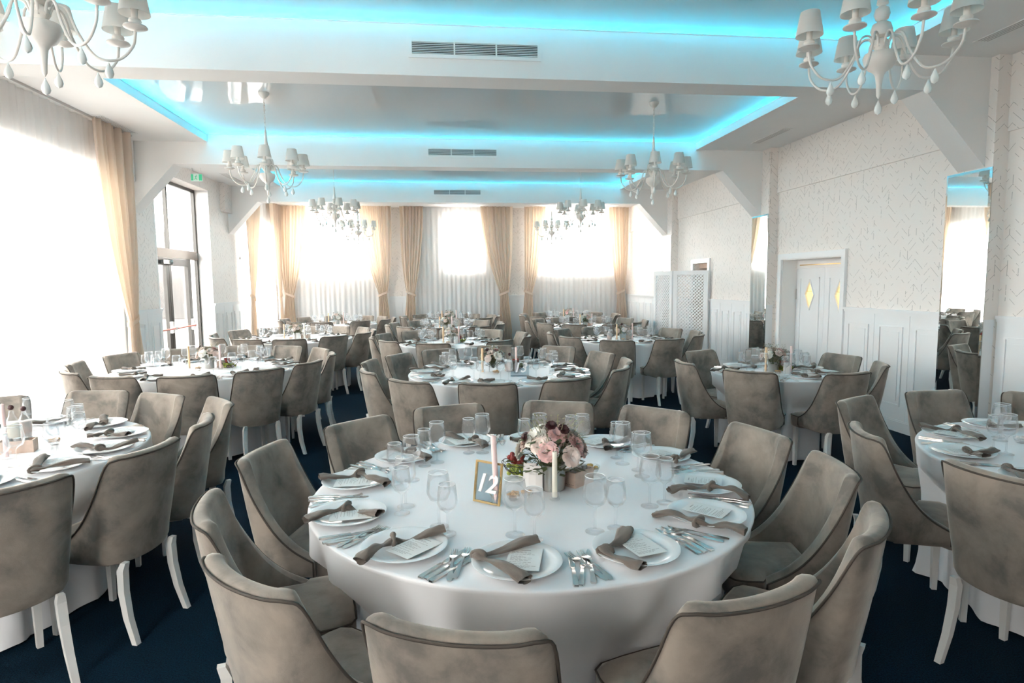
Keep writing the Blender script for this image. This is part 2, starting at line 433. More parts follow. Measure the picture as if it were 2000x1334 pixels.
for j, (y0, y1) in enumerate(bays):
    where = ('nearest bay', 'second bay', 'third bay', 'farthest bay')[j]
    o = MB().add([(-3.0, y0, ZC), (3.7, y0, ZC), (3.7, y1, ZC), (-3.0, y1, ZC)], [(0, 3, 2, 1)]).obj('ceiling_membrane', 'gloss', fix=False); o['kind'] = 'structure'
    # the light strip runs round the void above the translucent membrane
    e = .014; za, zb = 3.65, 3.668
    mb = MB().box(-2.998, -2.998 + e, y0 + .03, y1 - .03, za, zb).box(3.698 - e, 3.698, y0 + .03, y1 - .03, za, zb)
    mb.box(-2.97, 3.67, y1 - .002 - e, y1 - .002, za, zb).box(-2.97, 3.67, y0 + .002, y0 + .002 + e, za, zb)
    tag(mb.obj('light_strip', 'led'), 'hidden cyan light strip glowing around the ceiling tray of the ' + where, 'light strip', 'ceiling light strips')

# beams with end haunches
def beam(y0, y1, haunch=True):
    mb = MB()
    mb.box(XL, XP, y0, y1, ZB, ZV)
    if haunch:
        mb.prism([(XL, ZB), (XL + .56, ZB), (XL, 2.60)], 'y', y0 + .0005, y1 - .0005)
        mb.prism([(XP, ZB), (XP - .60, ZB), (XP, 2.585)], 'y', y0 + .0005, y1 - .0005)
    struct(mb, 'ceiling_beam', 'paint')
for y0 in (1.17, 4.95, 8.72, 12.5): beam(y0, y0 + .28)

# air grilles in the beam faces
def grille(x0, x1, yf, z0, z1, label):
    t = empty('air_grille', (0, 0, 0))
    W = .028
    fr = MB().box(x0, x1, yf - .012, yf, z1 - W, z1).box(x0, x1, yf - .012, yf, z0, z0 + W).box(x0, x0 + W, yf - .012, yf, z0 + W, z1 - W).box(x1 - W, x1, yf - .012, yf, z0 + W, z1 - W)
    a, b = x0 + W, x1 - W
    for k in (1, 2):
        xm = a + (b - a) * k / 3; fr.box(xm - .006, xm + .006, yf - .010, yf, z0 + W, z1 - W)
    fr.obj('frame', 'paint', t)
    B(a, b, yf - .002, yf - .0005, z0 + W, z1 - W).obj('dark_backing', 'black', t)  # black sheet standing in for the shade behind the louvres
    n = 7; sl = MB()
    for k in range(n):
        z = z0 + W + (z1 - z0 - 2 * W) * (k + .45) / n
        sl.box(a, b, yf - .009, yf - .0025, z, z + .0042)
    sl.obj('louvre', 'paint', t)
    tag(t, label, 'vent', 'grilles in the beam faces')
grille(-.205, .82, 4.95, 3.345, 3.53 - .06 + .02, 'large white air grille with dark slots on the nearest beam')
grille(-.15, .84, 8.72, 3.345, 3.485, 'white air grille on the second beam, halfway down the room')
grille(-.11, .865, 12.5, 3.345, 3.485, 'small white air grille on the farthest beam above the back curtains')
# linear slot vents in the soffits
def slot(x, y0, y1, wd, label):
    t = empty('slot_vent')
    fr = MB().box(x - wd, x + wd, y0, y1, ZS - .006, ZS)
    fr.obj('frame', 'paint', t)
    sl = MB()
    for k in range(4):
        xx = x - wd * .72 + wd * 1.44 * k / 3 - .006
        sl.box(xx, xx + .012, y0 + .04, y1 - .04, ZS - .0072, ZS - .0062)
    sl.obj('slot', 'soffit_grey', t)
    tag(t, label, 'vent', 'slot vents in the side soffits')
slot(-3.72, 7.45, 8.30, .055, 'slot vent in the left soffit beside the beige curtain top')
slot(-3.60, 11.1, 12.0, .055, 'slot vent in the left soffit above the exit door')
slot(4.33, 7.4, 8.25, .055, 'slot vent in the right soffit above the double doors')
slot(4.30, 3.7, 4.65, .055, 'slot vent in the right soffit at the top right corner')

# ---------------------------------------------------------------- windows
def window(axis, c, sgn, a0, a1, z0, z1, nv, nh, idx):
    """frame in the outer half of the wall opening; sgn points into the room"""
    t = empty('window_%d' % idx); t['kind'] = 'structure'
    mb = MB(); g = MB(); s = MB()
    def bx(m_, p, q, zz0, zz1, d0, d1):
        lo, hi = sorted((c - sgn * d0, c - sgn * d1))
        if axis == 'x': m_.box(lo, hi, p, q, zz0, zz1)
        else: m_.box(p, q, lo, hi, zz0, zz1)
    F = .06
    bx(mb, a0, a1, z0, z0 + F, .2, .27); bx(mb, a0, a1, z1 - F, z1, .2, .27)
    bx(mb, a0, a0 + F, z0 + F, z1 - F, .2, .27); bx(mb, a1 - F, a1, z0 + F, z1 - F, .2, .27)
    for k in range(1, nv):
        p = a0 + (a1 - a0) * k / nv; bx(mb, p - .035, p + .035, z0 + F, z1 - F, .2, .27)
    for k in range(nh):
        z = z0 + (z1 - z0) * .68; bx(mb, a0 + F, a1 - F, z - .03, z + .03, .2, .27)
    bx(g, a0 + F, a1 - F, z0 + F, z1 - F, .232, .238)
    mb.obj('window_frame', 'paint', t); g.obj('pane', 'pane', t)
    bx(s, a0 - .02, a1 + .02, z0 - .03, z0, -.03, .2); s.obj('window_sill', 'panel', t)
i = 0
for y0, y1, z0, z1 in WL: i += 1; window('x', XL, 1, y0, y1, z0, z1, 3, 1, i)
for x0, x1, z0, z1 in WF: i += 1; window('y', YF, -1, x0, x1, z0, z1, 2, 0, i)
for x0, x1, z0, z1 in WB: i += 1; window('y', YB, 1, x0, x1, z0, z1, 2, 0, i)

# ---------------------------------------------------------------- curtains
random.seed(5)
def sheer(axis, c, a0, a1, z1, label, seed):
    rnd = random.Random(seed); n = int((a1 - a0) * 44); ph = [rnd.uniform(0, 6) for _ in range(4)]
    vs_, fs = [], []
    rows = [z1, z1 - .05, 2.6, 1.6, .7, .02]
    for z in rows:
        k = 1 + .35 * (z1 - z) / z1
        for i in range(n + 1):
            a = a0 + (a1 - a0) * i / n
            d = (.016 * math.sin(a * 52 + ph[0] + .8 * math.sin(a * 7 + ph[1])) + .010 * math.sin(a * 23 + ph[2] + z * .5)) * k
            vs_.append((c + d, a, z) if axis == 'x' else (a, c + d, z))
    N = n + 1
    for j in range(len(rows) - 1):
        for i in range(n): fs.append((j * N + i, j * N + i + 1, (j + 1) * N + i + 1, (j + 1) * N + i))
    o = MB().add(vs_, fs).obj('sheer_curtain', 'sheer', smooth=True, fix=False)
    tag(o, label, 'curtain', 'sheer curtains')
sheer('x', XL + .10, 5.2, 8.12, ZS, 'tall white sheer curtain glowing at the left edge, before the big window', 1)
sheer('x', XL + .10, 1.7, 4.7, ZS, 'white sheer curtain at the left window nearest the camera', 2)
sheer('x', XL + .10, 12.85, 15.4, ZS, 'white sheer curtain on the left wall beyond the exit door', 3)
sheer('y', YF - .12, -3.75, -1.25, ZS, 'white sheer over the left of the three back windows', 4)
sheer('y', YF - .12, -.85, 1.75, ZS, 'white sheer over the middle back window', 5)
sheer('y', YF - .12, 2.2, 4.8, ZS, 'white sheer over the right of the three back windows', 6)

def drape(axis, c, side, a_in, a_out, a_tie, ztie, label, seed, npl=9, zbot=.02):
    """hung from a_out (the outer edge) to a_in (edge over the window); gathered at a_tie. c: plane, side: sign into room"""
    rnd = random.Random(seed)
    t = empty('curtain_drape')
    n = npl * 12
    rows = [ZS, 3.44, 3.3, 3.1, 2.85, 2.6, 2.35, 2.1, 1.9, 1.72, 1.58, 1.48, ztie + .05, ztie, ztie - .05, ztie - .14, .95, .7, .4, zbot]
    rows = sorted(set(rows), reverse=True)
    vs_, fs = [], []
    ph = rnd.uniform(0, 6)
    sgn = 1 if a_out > a_in else -1
    hw = .10
    for z in rows:
        if z >= ztie:
            s = (ZS - z) / (ZS - ztie)
            q = s ** 2.0 * .86 + .14 * s
            e_in = a_in + (a_tie - sgn * hw - a_in) * q
            e_out = a_out + (a_tie + sgn * hw - a_out) * (s ** 3.2)
            amp = .052 * (1 - .6 * s)
        else:
            s = min(1, (ztie - z) / (ztie - .4)); 
            e_in = a_tie - sgn * (hw + .03 * s); e_out = a_tie + sgn * (hw + .09 * s); amp = .022 + .018 * s
        for i in range(n + 1):
            u = i / n
            uu = u + .012 * math.sin(u * 19 + ph)
            a = e_in + (e_out - e_in) * uu
            d = amp * (.75 * math.cos(2 * PI * npl * u + .5 * math.sin(z * 1.5 + u * 5)) + .35 * math.sin(2 * PI * (npl * .47) * u + ph + z * .8))
            # the top edge is pinched into pleats
            D = side * (.055 + d)
            vs_.append((c + D, a, z) if axis == 'x' else (a, c + D, z))
    N = n + 1
    for j in range(len(rows) - 1):
        for i in range(n): fs.append((j * N + i, j * N + i + 1, (j + 1) * N + i + 1, (j + 1) * N + i))
    MB().add(vs_, fs).obj('panel', 'drape', t, smooth=True, fix=False)
    # tie band
    tb = MB(); pts = []
    for k in range(25):
        q = 2 * PI * k / 24
        a = a_tie + math.cos(q) * (hw + .022) ; dd = side * (.055 + math.sin(q) * .05)
        z = ztie + .05 * math.cos(q) * sgn * 1.0
        pts.append((a, dd, z))
    vs_, fs = [], []
    for a, dd, z in pts:
        for h in (-.028, .028): vs_.append((c + dd, a, z + h) if axis == 'x' else (a, c + dd, z + h))
    for k in range(24): fs.append((2 * k, 2 * k + 2, 2 * k + 3, 2 * k + 1))
    tb.add(vs_, fs); tb.obj('tieback', 'drape', t, smooth=True, fix=False)
    tag(t, label, 'curtain', 'beige tied-back curtains')
yd = YF - .2
drape('y', yd, -1, -3.16, -3.84, -3.62, 1.37, 'beige curtain tied back at the left end of the back wall', 11, 8)
drape('y', yd, -1, -1.92, -1.15, -1.40, 1.37, 'beige curtain tied back right of the left back window', 12, 8)
drape('y', yd, -1, -.37, -.94, -.72, 1.37, 'narrow beige curtain tied back left of the middle back window', 13, 7)
drape('y', yd, -1, 1.02, 1.82, 1.60, 1.36, 'beige curtain tied back right of the middle back window', 14, 8)
drape('y', yd, -1, 2.66, 2.12, 2.22, 1.36, 'narrow beige curtain tied back left of the right back window', 15, 6)
drape('y', yd, -1, 4.28, 4.80, 4.62, 1.36, 'beige curtain tied back in the right corner of the back wall', 16, 6)
xd = XL + .16
drape('x', xd, 1, 7.50, 8.33, 8.12, 1.20, 'beige curtain tied back beside the big left window', 17, 8)
drape('x', xd, 1, 5.95, 5.25, 5.45, 1.20, 'beige curtain at the near side of the big left window', 18, 8)
drape('x', xd, 1, 4.0, 4.75, 4.55, 1.20, 'beige curtain beside the window nearest the camera', 28, 8)
drape('x', xd, 1, 13.75, 12.95, 13.10, 1.36, 'beige curtain tied back on the left wall just past the exit door', 19, 8)
drape('x', xd, 1, 14.75, 15.45, 15.25, 1.36, 'beige curtain on the left wall next to the back corner', 20, 7)
for nm, mb_ in (('curtain_track', B(XL + .08, XL + .19, 1.5, 8.5, ZS - .018, ZS - .001)),):
    pass
tag(MB().box(XL + .20, XL + .215, 1.6, 8.4, ZS - .02, ZS).obj('curtain_rail', 'soffit_grey'), 'thin grey ceiling rail above the big left sheer curtain', 'curtain rail')

# ---------------------------------------------------------------- exit door in the left wall
def exit_door():
    X = XL - .22; y0, y1 = D_EXIT[:2]; zt = D_EXIT[3]
    t = empty('door_1'); t['kind'] = 'structure'
    f = MB(); w_ = .05
    f.box(X - .05, X, y0, y0 + w_, 0, zt); f.box(X - .05, X, y1 - w_, y1, 0, zt); f.box(X - .05, X, y0 + w_, y1 - w_, zt - w_, zt)
    ym = 10.35
    f.box(X - .05, X, ym - .025, ym + .025, 2.2, zt - w_)
    f.box(X - .05, X, 11.10, 11.15, 0, 2.06)
    f.obj('door_frame', 'dark_metal', t)
    MB().box(X - .055, X + .015, y0 + w_, y1 - w_, 2.06, 2.2).obj('transom', 'bronze', t)
    g = MB().box(X - .03, X - .024, y0 + w_, ym - .025, 2.2, zt - w_).box(X - .03, X - .024, ym + .025, y1 - w_, 2.2, zt - w_).box(X - .03, X - .024, 11.15, y1 - w_, 0, 2.06)
    g.obj('pane', 'pane', t)
    for a, b, hs in ((y0 + w_, 10.27, 1), (10.28, 11.10, -1)):
        lf = MB(); s = .085
        lf.box(X - .045, X + .005, a, a + s, .02, 2.05); lf.box(X - .045, X + .005, b - s, b, .02, 2.05)
        lf.box(X - .045, X + .005, a + s, b - s, 1.94, 2.05); lf.box(X - .045, X + .005, a + s, b - s, .02, .2)
        leaf = lf.obj('door_leaf', 'dark_metal', t)
        MB().box(X - .024, X - .018, a + s, b - s, .2, 1.94).obj('pane', 'pane', leaf)
        MB().tube([(X + .07, a + .04, .95), (X + .07, b - .04, .95)], .013, 8).obj('push_bar', 'red', leaf)
        yy = b - .05
        pb = MB().box(X + .005, X + .05, yy - .03, yy + .03, .88, 1.06)
        pb.sphere((X + .04, yy, .95), .04, 10, 6); pb.sphere((X + .04, a + .05, .95), .03, 8, 5)
        pb.obj('bar_mount', 'china', leaf, smooth='auto')
    MB().box(X, X + .05, 10.0, 10.26, 1.96, 2.02).sphere((X + .03, 10.27, 1.99), .05, 10, 6).obj('door_closer', 'tin', t)
exit_door()
struct(B(XL - .36, XL + .002, D_EXIT[0] - .04, D_EXIT[0] + .001, 0, D_EXIT[3]).box(XL - .36, XL + .002, D_EXIT[1] - .001, D_EXIT[1] + .02, 0, D_EXIT[3]), 'trim_20', 'paint')
# exit sign
t = empty('exit_sign')
B(-3.56, -3.40, 9.60, 9.612, 3.13, 3.24).obj('sign_plate', 'exit_white', t)
sg = MB()
def man(x, s, yb):
    # running figure built of small strokes
    sg.sphere((x + .006 * s, yb, 3.215), .007, 8, 5, (1, .2, 1))
    for p, q in (((0, 3.205), (-.004, 3.178)), ((-.004, 3.178), (.012, 3.163)), ((.012, 3.163), (.010, 3.146)), ((-.004, 3.178), (-.014, 3.160)), ((-.014, 3.160), (-.026, 3.158)), ((0, 3.202), (.016, 3.190)), ((0, 3.202), (-.016, 3.192))):
        sg.tube([(x + p[0] * s, yb, p[1]), (x + q[0] * s, yb, q[1])], .004, 6)
sg.box(-3.555, -3.525, 9.598, 9.600, 3.14, 3.23).box(-3.448, -3.405, 9.598, 9.600, 3.14, 3.23)
man(-3.487, 1, 9.597)
sg.obj('pictogram', 'exit', t)
MB().tube([(-3.54, 9.606, 3.24), (-3.54, 9.606, ZS)], .002, 6).tube([(-3.42, 9.606, 3.24), (-3.42, 9.606, ZS)], .002, 6).obj('hanger', 'paint', t)
tag(t, 'small green and white running man exit sign hanging before the glass door', 'exit sign')

# outside: paving and pale buildings seen through the exit door
struct(B(-40, -4.45, -10, 40, -.12, -.08), 'ground_outside', 'asphalt')
def building(x0, x1, y0, y1, h, label, roof=True):
    t = empty('building')
    B(x0, x1, y0, y1, -.08, h).obj('wall', 'brick', t)
    if roof: MB().prism([(x0 - .4, h), (x1 + .4, h), ((x0 + x1) / 2, h + 1.4)], 'y', y0 - .3, y1 + .3).obj('roof', 'roofing', t)
    for k in range(3):
        y = y0 + (y1 - y0) * (k + .5) / 3
        for z in (1.2, 3.6):
            if z + 1.2 < h: B(x1, x1 + .04, y - .5, y + .5, z, z + 1.2).obj('window', 'roofing', t)
    tag(t, label, 'building')
building(-28, -15.0, 37, 45, 4.6, 'pale building outside, seen through the glass exit door')
building(-16.2, -11.5, 33, 36, 3.0, 'low outbuilding in front of the pale building outside the exit door', False)

# ---------------------------------------------------------------- right wall: doors, mirrors, screen
def double_door():
    t = empty('door_2'); t['kind'] = 'structure'
    y0, y1, zt = 7.0, 8.33, 1.91; X = XR
    f = MB().box(X - .03, X, y0 - .08, y0, 0, zt + .08).box(X - .03, X, y1, y1 + .08, 0, zt + .08).box(X - .03, X, y0, y1, zt, zt + .08)
    f.box(X - .038, X, y0 - .085, y0 - .07, 0, zt + .085)
    f.obj('door_frame', 'panel', t)
    MB().box(X, X + .36, y0, y0 + .01, 0, zt).box(X, X + .36, y1 - .01, y1, 0, zt).box(X, X + .36, y0, y1, zt - .01, zt).obj('reveal', 'paint', t)
    Xd = X + .21
    MB().box(Xd, Xd + .05, y0 + .01, y1 - .01, 1.80, 1.90).box(Xd - .02, Xd, y0 + .02, y1 - .02, 1.785, 1.80).obj('head_rail', 'paint', t)
    MB().box(Xd - .012, Xd - .004, y0 + .06, y1 - .1, 1.825, 1.838).obj('closer_arm', 'gold', t)
    ym = (y0 + y1) / 2
    for a, b in ((y0 + .012, ym - .003), (ym + .003, y1 - .012)):
        c = (a + b) / 2; zc = 1.42; hw, hh = .105, .21
        lf = MB()
        # leaf with a diamond hole: four quads around it, front and back
        for x_ in (Xd, Xd + .04):
            o = [(x_, a, .01), (x_, b, .01), (x_, b, 1.785), (x_, a, 1.785)]
            d = [(x_, c, zc - hh), (x_, c + hw, zc), (x_, c, zc + hh), (x_, c - hw, zc)]
            lf.add(o + d, [(0, 1, 5, 4), (1, 2, 6, 5), (2, 3, 7, 6), (3, 0, 4, 7)])
        d = [(c, zc - hh), (c + hw, zc), (c, zc + hh), (c - hw, zc)]
        for k in range(4):
            p, q = d[k], d[(k + 1) % 4]
            lf.add([(Xd, *p), (Xd, *q), (Xd + .04, *q), (Xd + .04, *p)], [(0, 1, 2, 3)])
        lf.box(Xd, Xd + .04, a, a + .001, .01, 1.785)
        lf.box(Xd, Xd + .04, b - .001, b, .01, 1.785)
        leaf = lf.obj('door_leaf', 'panel', t)
        mo = MB()
        for z0, z1 in ((.12, 1.66),):
            p, q = a + .10, b - .10
            mo.box(Xd - .010, Xd, p, q, z1 - .015, z1).box(Xd - .010, Xd, p, q, z0, z0 + .015).box(Xd - .010, Xd, p, p + .015, z0, z1).box(Xd - .010, Xd, q - .015, q, z0, z1)
        for k in range(4):
            p, q = Vector((Xd - .004, *d[k])), Vector((Xd - .004, *d[(k + 1) % 4])); mo.tube([p, q], .010, 6)
        mo.obj('moulding', 'panel', leaf)
        MB().add([(Xd + .02, *p) for p in d], [(0, 1, 2, 3)]).add([(Xd + .024, *p) for p in d], [(3, 2, 1, 0)]).obj('diamond_pane', 'amber', leaf, fix=False)
        MB().box(Xd + .012, Xd + .018, c - hw * .75, c + hw * .75, zc + .045, zc + .05).obj('pane_bar', 'gold', leaf)
        hy = b - .004 if b < ym + .1 else b - .012
        MB().box(Xd - .008, Xd, y1 - .03, y1 - .012, 1.35, 1.5).obj('hinge', 'steel', leaf) if b > ym + .1 else None
double_door()
def door3():
    t = empty('door_3'); t['kind'] = 'structure'
    y0, y1, zt = 10.78, 11.42, 1.95; X = XR
    MB().box(X - .03, X, y0 - .09, y0, 0, zt + .08).box(X - .03, X, y1, y1 + .09, 0, zt + .08).box(X - .03, X, y0, y1, zt, zt + .08).obj('door_frame', 'panel', t)
    MB().box(X + .1, X + .34, y0 + .005, y1 - .005, 1.86, 1.95).obj('head_rail', 'wood', t)
    MB().box(X + .33, X + .35, y0, y1, 0, zt).obj('dark_backdrop', 'black', t)  # added black sheet paints the unlit depth of the doorway
    MB().box(X + .30, X + .33, y0 + .22, y1, .01, 1.86).obj('door_leaf', 'wood', t)
door3()

def mirror(y0, y1, z0, z1, label):
    t = empty('wall_mirror'); X = XP - .001; bv = .022
    B(X - .008, X - .002, y0, y1, z0, z1).obj('backing', 'tin', t)
    g = MB(); x0, x1 = X - .0085, X - .014
    o = [(x0, y0, z0), (x0, y1, z0), (x0, y1, z1), (x0, y0, z1)]
    n_ = [(x1, y0 + bv, z0 + bv), (x1, y1 - bv, z0 + bv), (x1, y1 - bv, z1 - bv), (x1, y0 + bv, z1 - bv)]
    g.add(o + n_, [(4, 5, 6, 7), (0, 1, 5, 4), (1, 2, 6, 5), (2, 3, 7, 6), (3, 0, 4, 7)])
    g.obj('mirror_glass', 'mirror', t)
    tag(t, label, 'mirror', 'tall mirrors on the pilasters')
mirror(4.86, 5.34, .35, 2.575, 'tall mirror on the right pilaster nearest the camera')
mirror(8.49, 8.96, .35, 2.575, 'tall mirror on the pilaster beside the double doors')
mirror(12.26, 12.69, .35, 2.56, 'tall bright mirror on the pilaster behind the lattice screen')
# camera dome on soffit
tag(MB().lathe([(.05, 0), (.055, -.03), (.045, -.05)], 16, (4.15, 8.9 - .30 + .4, ZS)).sphere((4.15, 9.0, ZS - .06), .045, 12, 8).obj('security_camera', 'china', smooth='auto'), 'small white dome camera under the right soffit beyond the second beam', 'security camera')

def lattice_panel(p, q, z0, z1, root):
    p, q = Vector(p), Vector(q); d = (q - p); L = d.length; d.normalize(); nrm = Vector((-d.y, d.x, 0))
    t = .03; fw = .075
    mb = MB()
    def bx(a, b, zz0, zz1, th=t, off=0):
        mb.obox(p + d * a + nrm * (off - th / 2) + Vector((0, 0, zz0)), d * (b - a), nrm * th, (0, 0, zz1 - zz0))
    bx(0, fw, z0, z1); bx(L - fw, L, z0, z1); bx(fw, L - fw, z1 - fw, z1); bx(fw, L - fw, z0, z0 + .25)
    pan = mb.obj('screen_panel', 'panel', root)
    # diamond lattice: two layers of crossing strips clipped to the frame
    lt = MB(); a0, a1, b0, b1 = fw, L - fw, z0 + .25, z1 - fw; sp = .060; wd = .019
    for sgn, off in ((1, -.004), (-1, .004)):
        k = -60
        while k < 80:
            c = k * sp; k += 1
            # line: z = sgn * a + c'
            pts = []
            cc = (b0 + c) if sgn > 0 else (b0 + c + (a1 - a0))
            for a in (a0, a1):
                z = cc + sgn * (a - a0) if sgn > 0 else cc - (a - a0)
                if b0 <= z <= b1: pts.append((a, z))
            for z in (b0, b1):
                a = a0 + (z - cc) * sgn if sgn > 0 else a0 + (cc - z)
                if a0 < a < a1: pts.append((a, z))
            if len(pts) < 2: continue
            A, B_ = min(pts), max(pts)
            if B_[0] - A[0] < .01: continue
            dv = Vector((B_[0] - A[0], B_[1] - A[1])).normalized(); nv = Vector((-dv.y, dv.x)) * wd / 2
            P3 = lambda x, z, o: p + d * x + nrm * o + Vector((0, 0, z))
            vs_ = [P3(A[0] + s * nv.x, A[1] + s * nv.y, off + o) for o in (-.004, .004) for s in (-1, 1)] + [P3(B_[0] + s * nv.x, B_[1] + s * nv.y, off + o) for o in (-.004, .004) for s in (-1, 1)]
            lt.add(vs_, [(0, 1, 5, 4), (2, 6, 7, 3), (0, 4, 6, 2), (1, 3, 7, 5)])
    lt.obj('lattice', 'panel', pan)
scr = empty('folding_screen')
lattice_panel((4.78, 10.62, 0), (4.27, 10.98, 0), .02, 1.81, scr)
lattice_panel((4.26, 11.0, 0), (4.13, 11.60, 0), .02, 1.81, scr)
tag(scr, 'white folding screen with diamond lattice panels before the right wall', 'folding screen')

# ---------------------------------------------------------------- chandeliers
def chandelier_proto():
    t = empty('chandelier')
    MB().lathe([(.001, 0), (.055, 0), (.05, -.02), (.03, -.045), (.012, -.06), (.001, -.062)], 20, (0, 0, 0)).obj('ceiling_canopy', 'cream', t, smooth='auto')
    ch = MB(); z = -.06; k = 0
    while z > -.40:
        pts = []
        for i in range(10):
            q = 2 * PI * i / 10; a, b = .008 * math.cos(q), .014 * math.sin(q)
            pts.append((a, 0, z - .012 + b) if k % 2 else (0, a, z - .012 + b))
        ch.tube(pts, .0022, 5, closed=True); z -= .021; k += 1
    ch.obj('chain', 'cream', t)
    # turned column, bowl and lower spike
    prof = [(.004, -.38), (.012, -.40), (.016, -.50), (.028, -.575), (.012, -.585), (.032, -.60), (.038, -.625), (.030, -.65), (.016, -.66),
            (.042, -.675), (.052, -.705), (.042, -.735), (.020, -.745), (.036, -.76), (.040, -.78), (.026, -.80), (.024, -.815), (.074, -.82),
            (.080, -.835), (.074, -.865), (.055, -.895), (.030, -.912), (.020, -.93), (.014, -.97), (.010, -1.03), (.002, -1.045)]
    MB().lathe(prof, 24).obj('column', 'cream', t, smooth='auto')
    drop = MB().lathe([(.001, 0), (.006, -.012), (.016, -.035), (.019, -.05), (.014, -.066), (.001, -.074)], 10)
    dm = drop.mesh('crystal_drop', 'crystal', True)
    arm_pts = cr([(.03, 0, -.79), (.055, 0, -.735), (.10, 0, -.745), (.135, 0, -.84), (.20, 0, -.935), (.285, 0, -.935), (.345, 0, -.87), (.36, 0, -.80)], 5)
    am = MB().tube(arm_pts, .0062, 8).mesh('arm', 'cream', True)
    cm = MB().lathe([(.001, -.795), (.03, -.792), (.052, -.782), (.050, -.776), (.022, -.768), (.028, -.755), (.024, -.745), (.014, -.742), (.014, -.70), (.018, -.70), (.018, -.685), (.001, -.685)], 16, (.36, 0, 0)).mesh('candle_cup', 'cream', 'auto')
    shp = [(.067, -.722), (.046, -.605), (.0445, -.605), (.0655, -.722), (.067, -.722)]
    sm = MB().lathe(shp, 24, (.36, 0, 0)).mesh('lamp_shade', 'shade', 'auto')
    for k in range(8):
        q = 2 * PI * k / 8 + .2
        a = bpy.data.objects.new('arm', am); C.objects.link(a); a.parent = t; a.rotation_euler = (0, 0, q)
        for nm, me in (('candle_cup', cm), ('lamp_shade', sm)):
            c = bpy.data.objects.new(nm, me); C.objects.link(c); c.parent = a
        d = bpy.data.objects.new('crystal_drop', dm); C.objects.link(d); d.parent = a; d.location = (.245, 0, -.952)
    d = bpy.data.objects.new('crystal_drop', dm); C.objects.link(d); d.parent = t; d.location = (0, 0, -1.05)
    return t
ch0 = chandelier_proto()
chs = [(-1.72, 3.05, .1, 'white eight-arm chandelier with shades cut off by the top left corner'),
       (2.27, 3.05, .42, 'large white shaded chandelier hanging at the top right'),
       (-1.77, 6.83, .0, 'white shaded chandelier hanging in the second bay, left of the beam grille'),
       (2.40, 6.83, .3, 'white shaded chandelier hanging in the second bay, right of the beam grille'),
       (-1.70, 10.6, .15, 'small distant chandelier in the third bay, on the left'),
       (2.44, 10.6, .5, 'small distant chandelier in the third bay, on the right'),
       (-1.76, 14.0, .3, 'farthest chandelier on the left, before the back curtains'),
       (2.55, 14.0, .0, 'farthest chandelier on the right, before the back curtains')]
for i, (x, y, rz, lab) in enumerate(chs):
    o = ch0 if i == 0 else dup(ch0)
    o.location = (x, y, ZC); o.rotation_euler = (0, 0, rz)
    tag(o, lab, 'chandelier', 'white chandeliers')

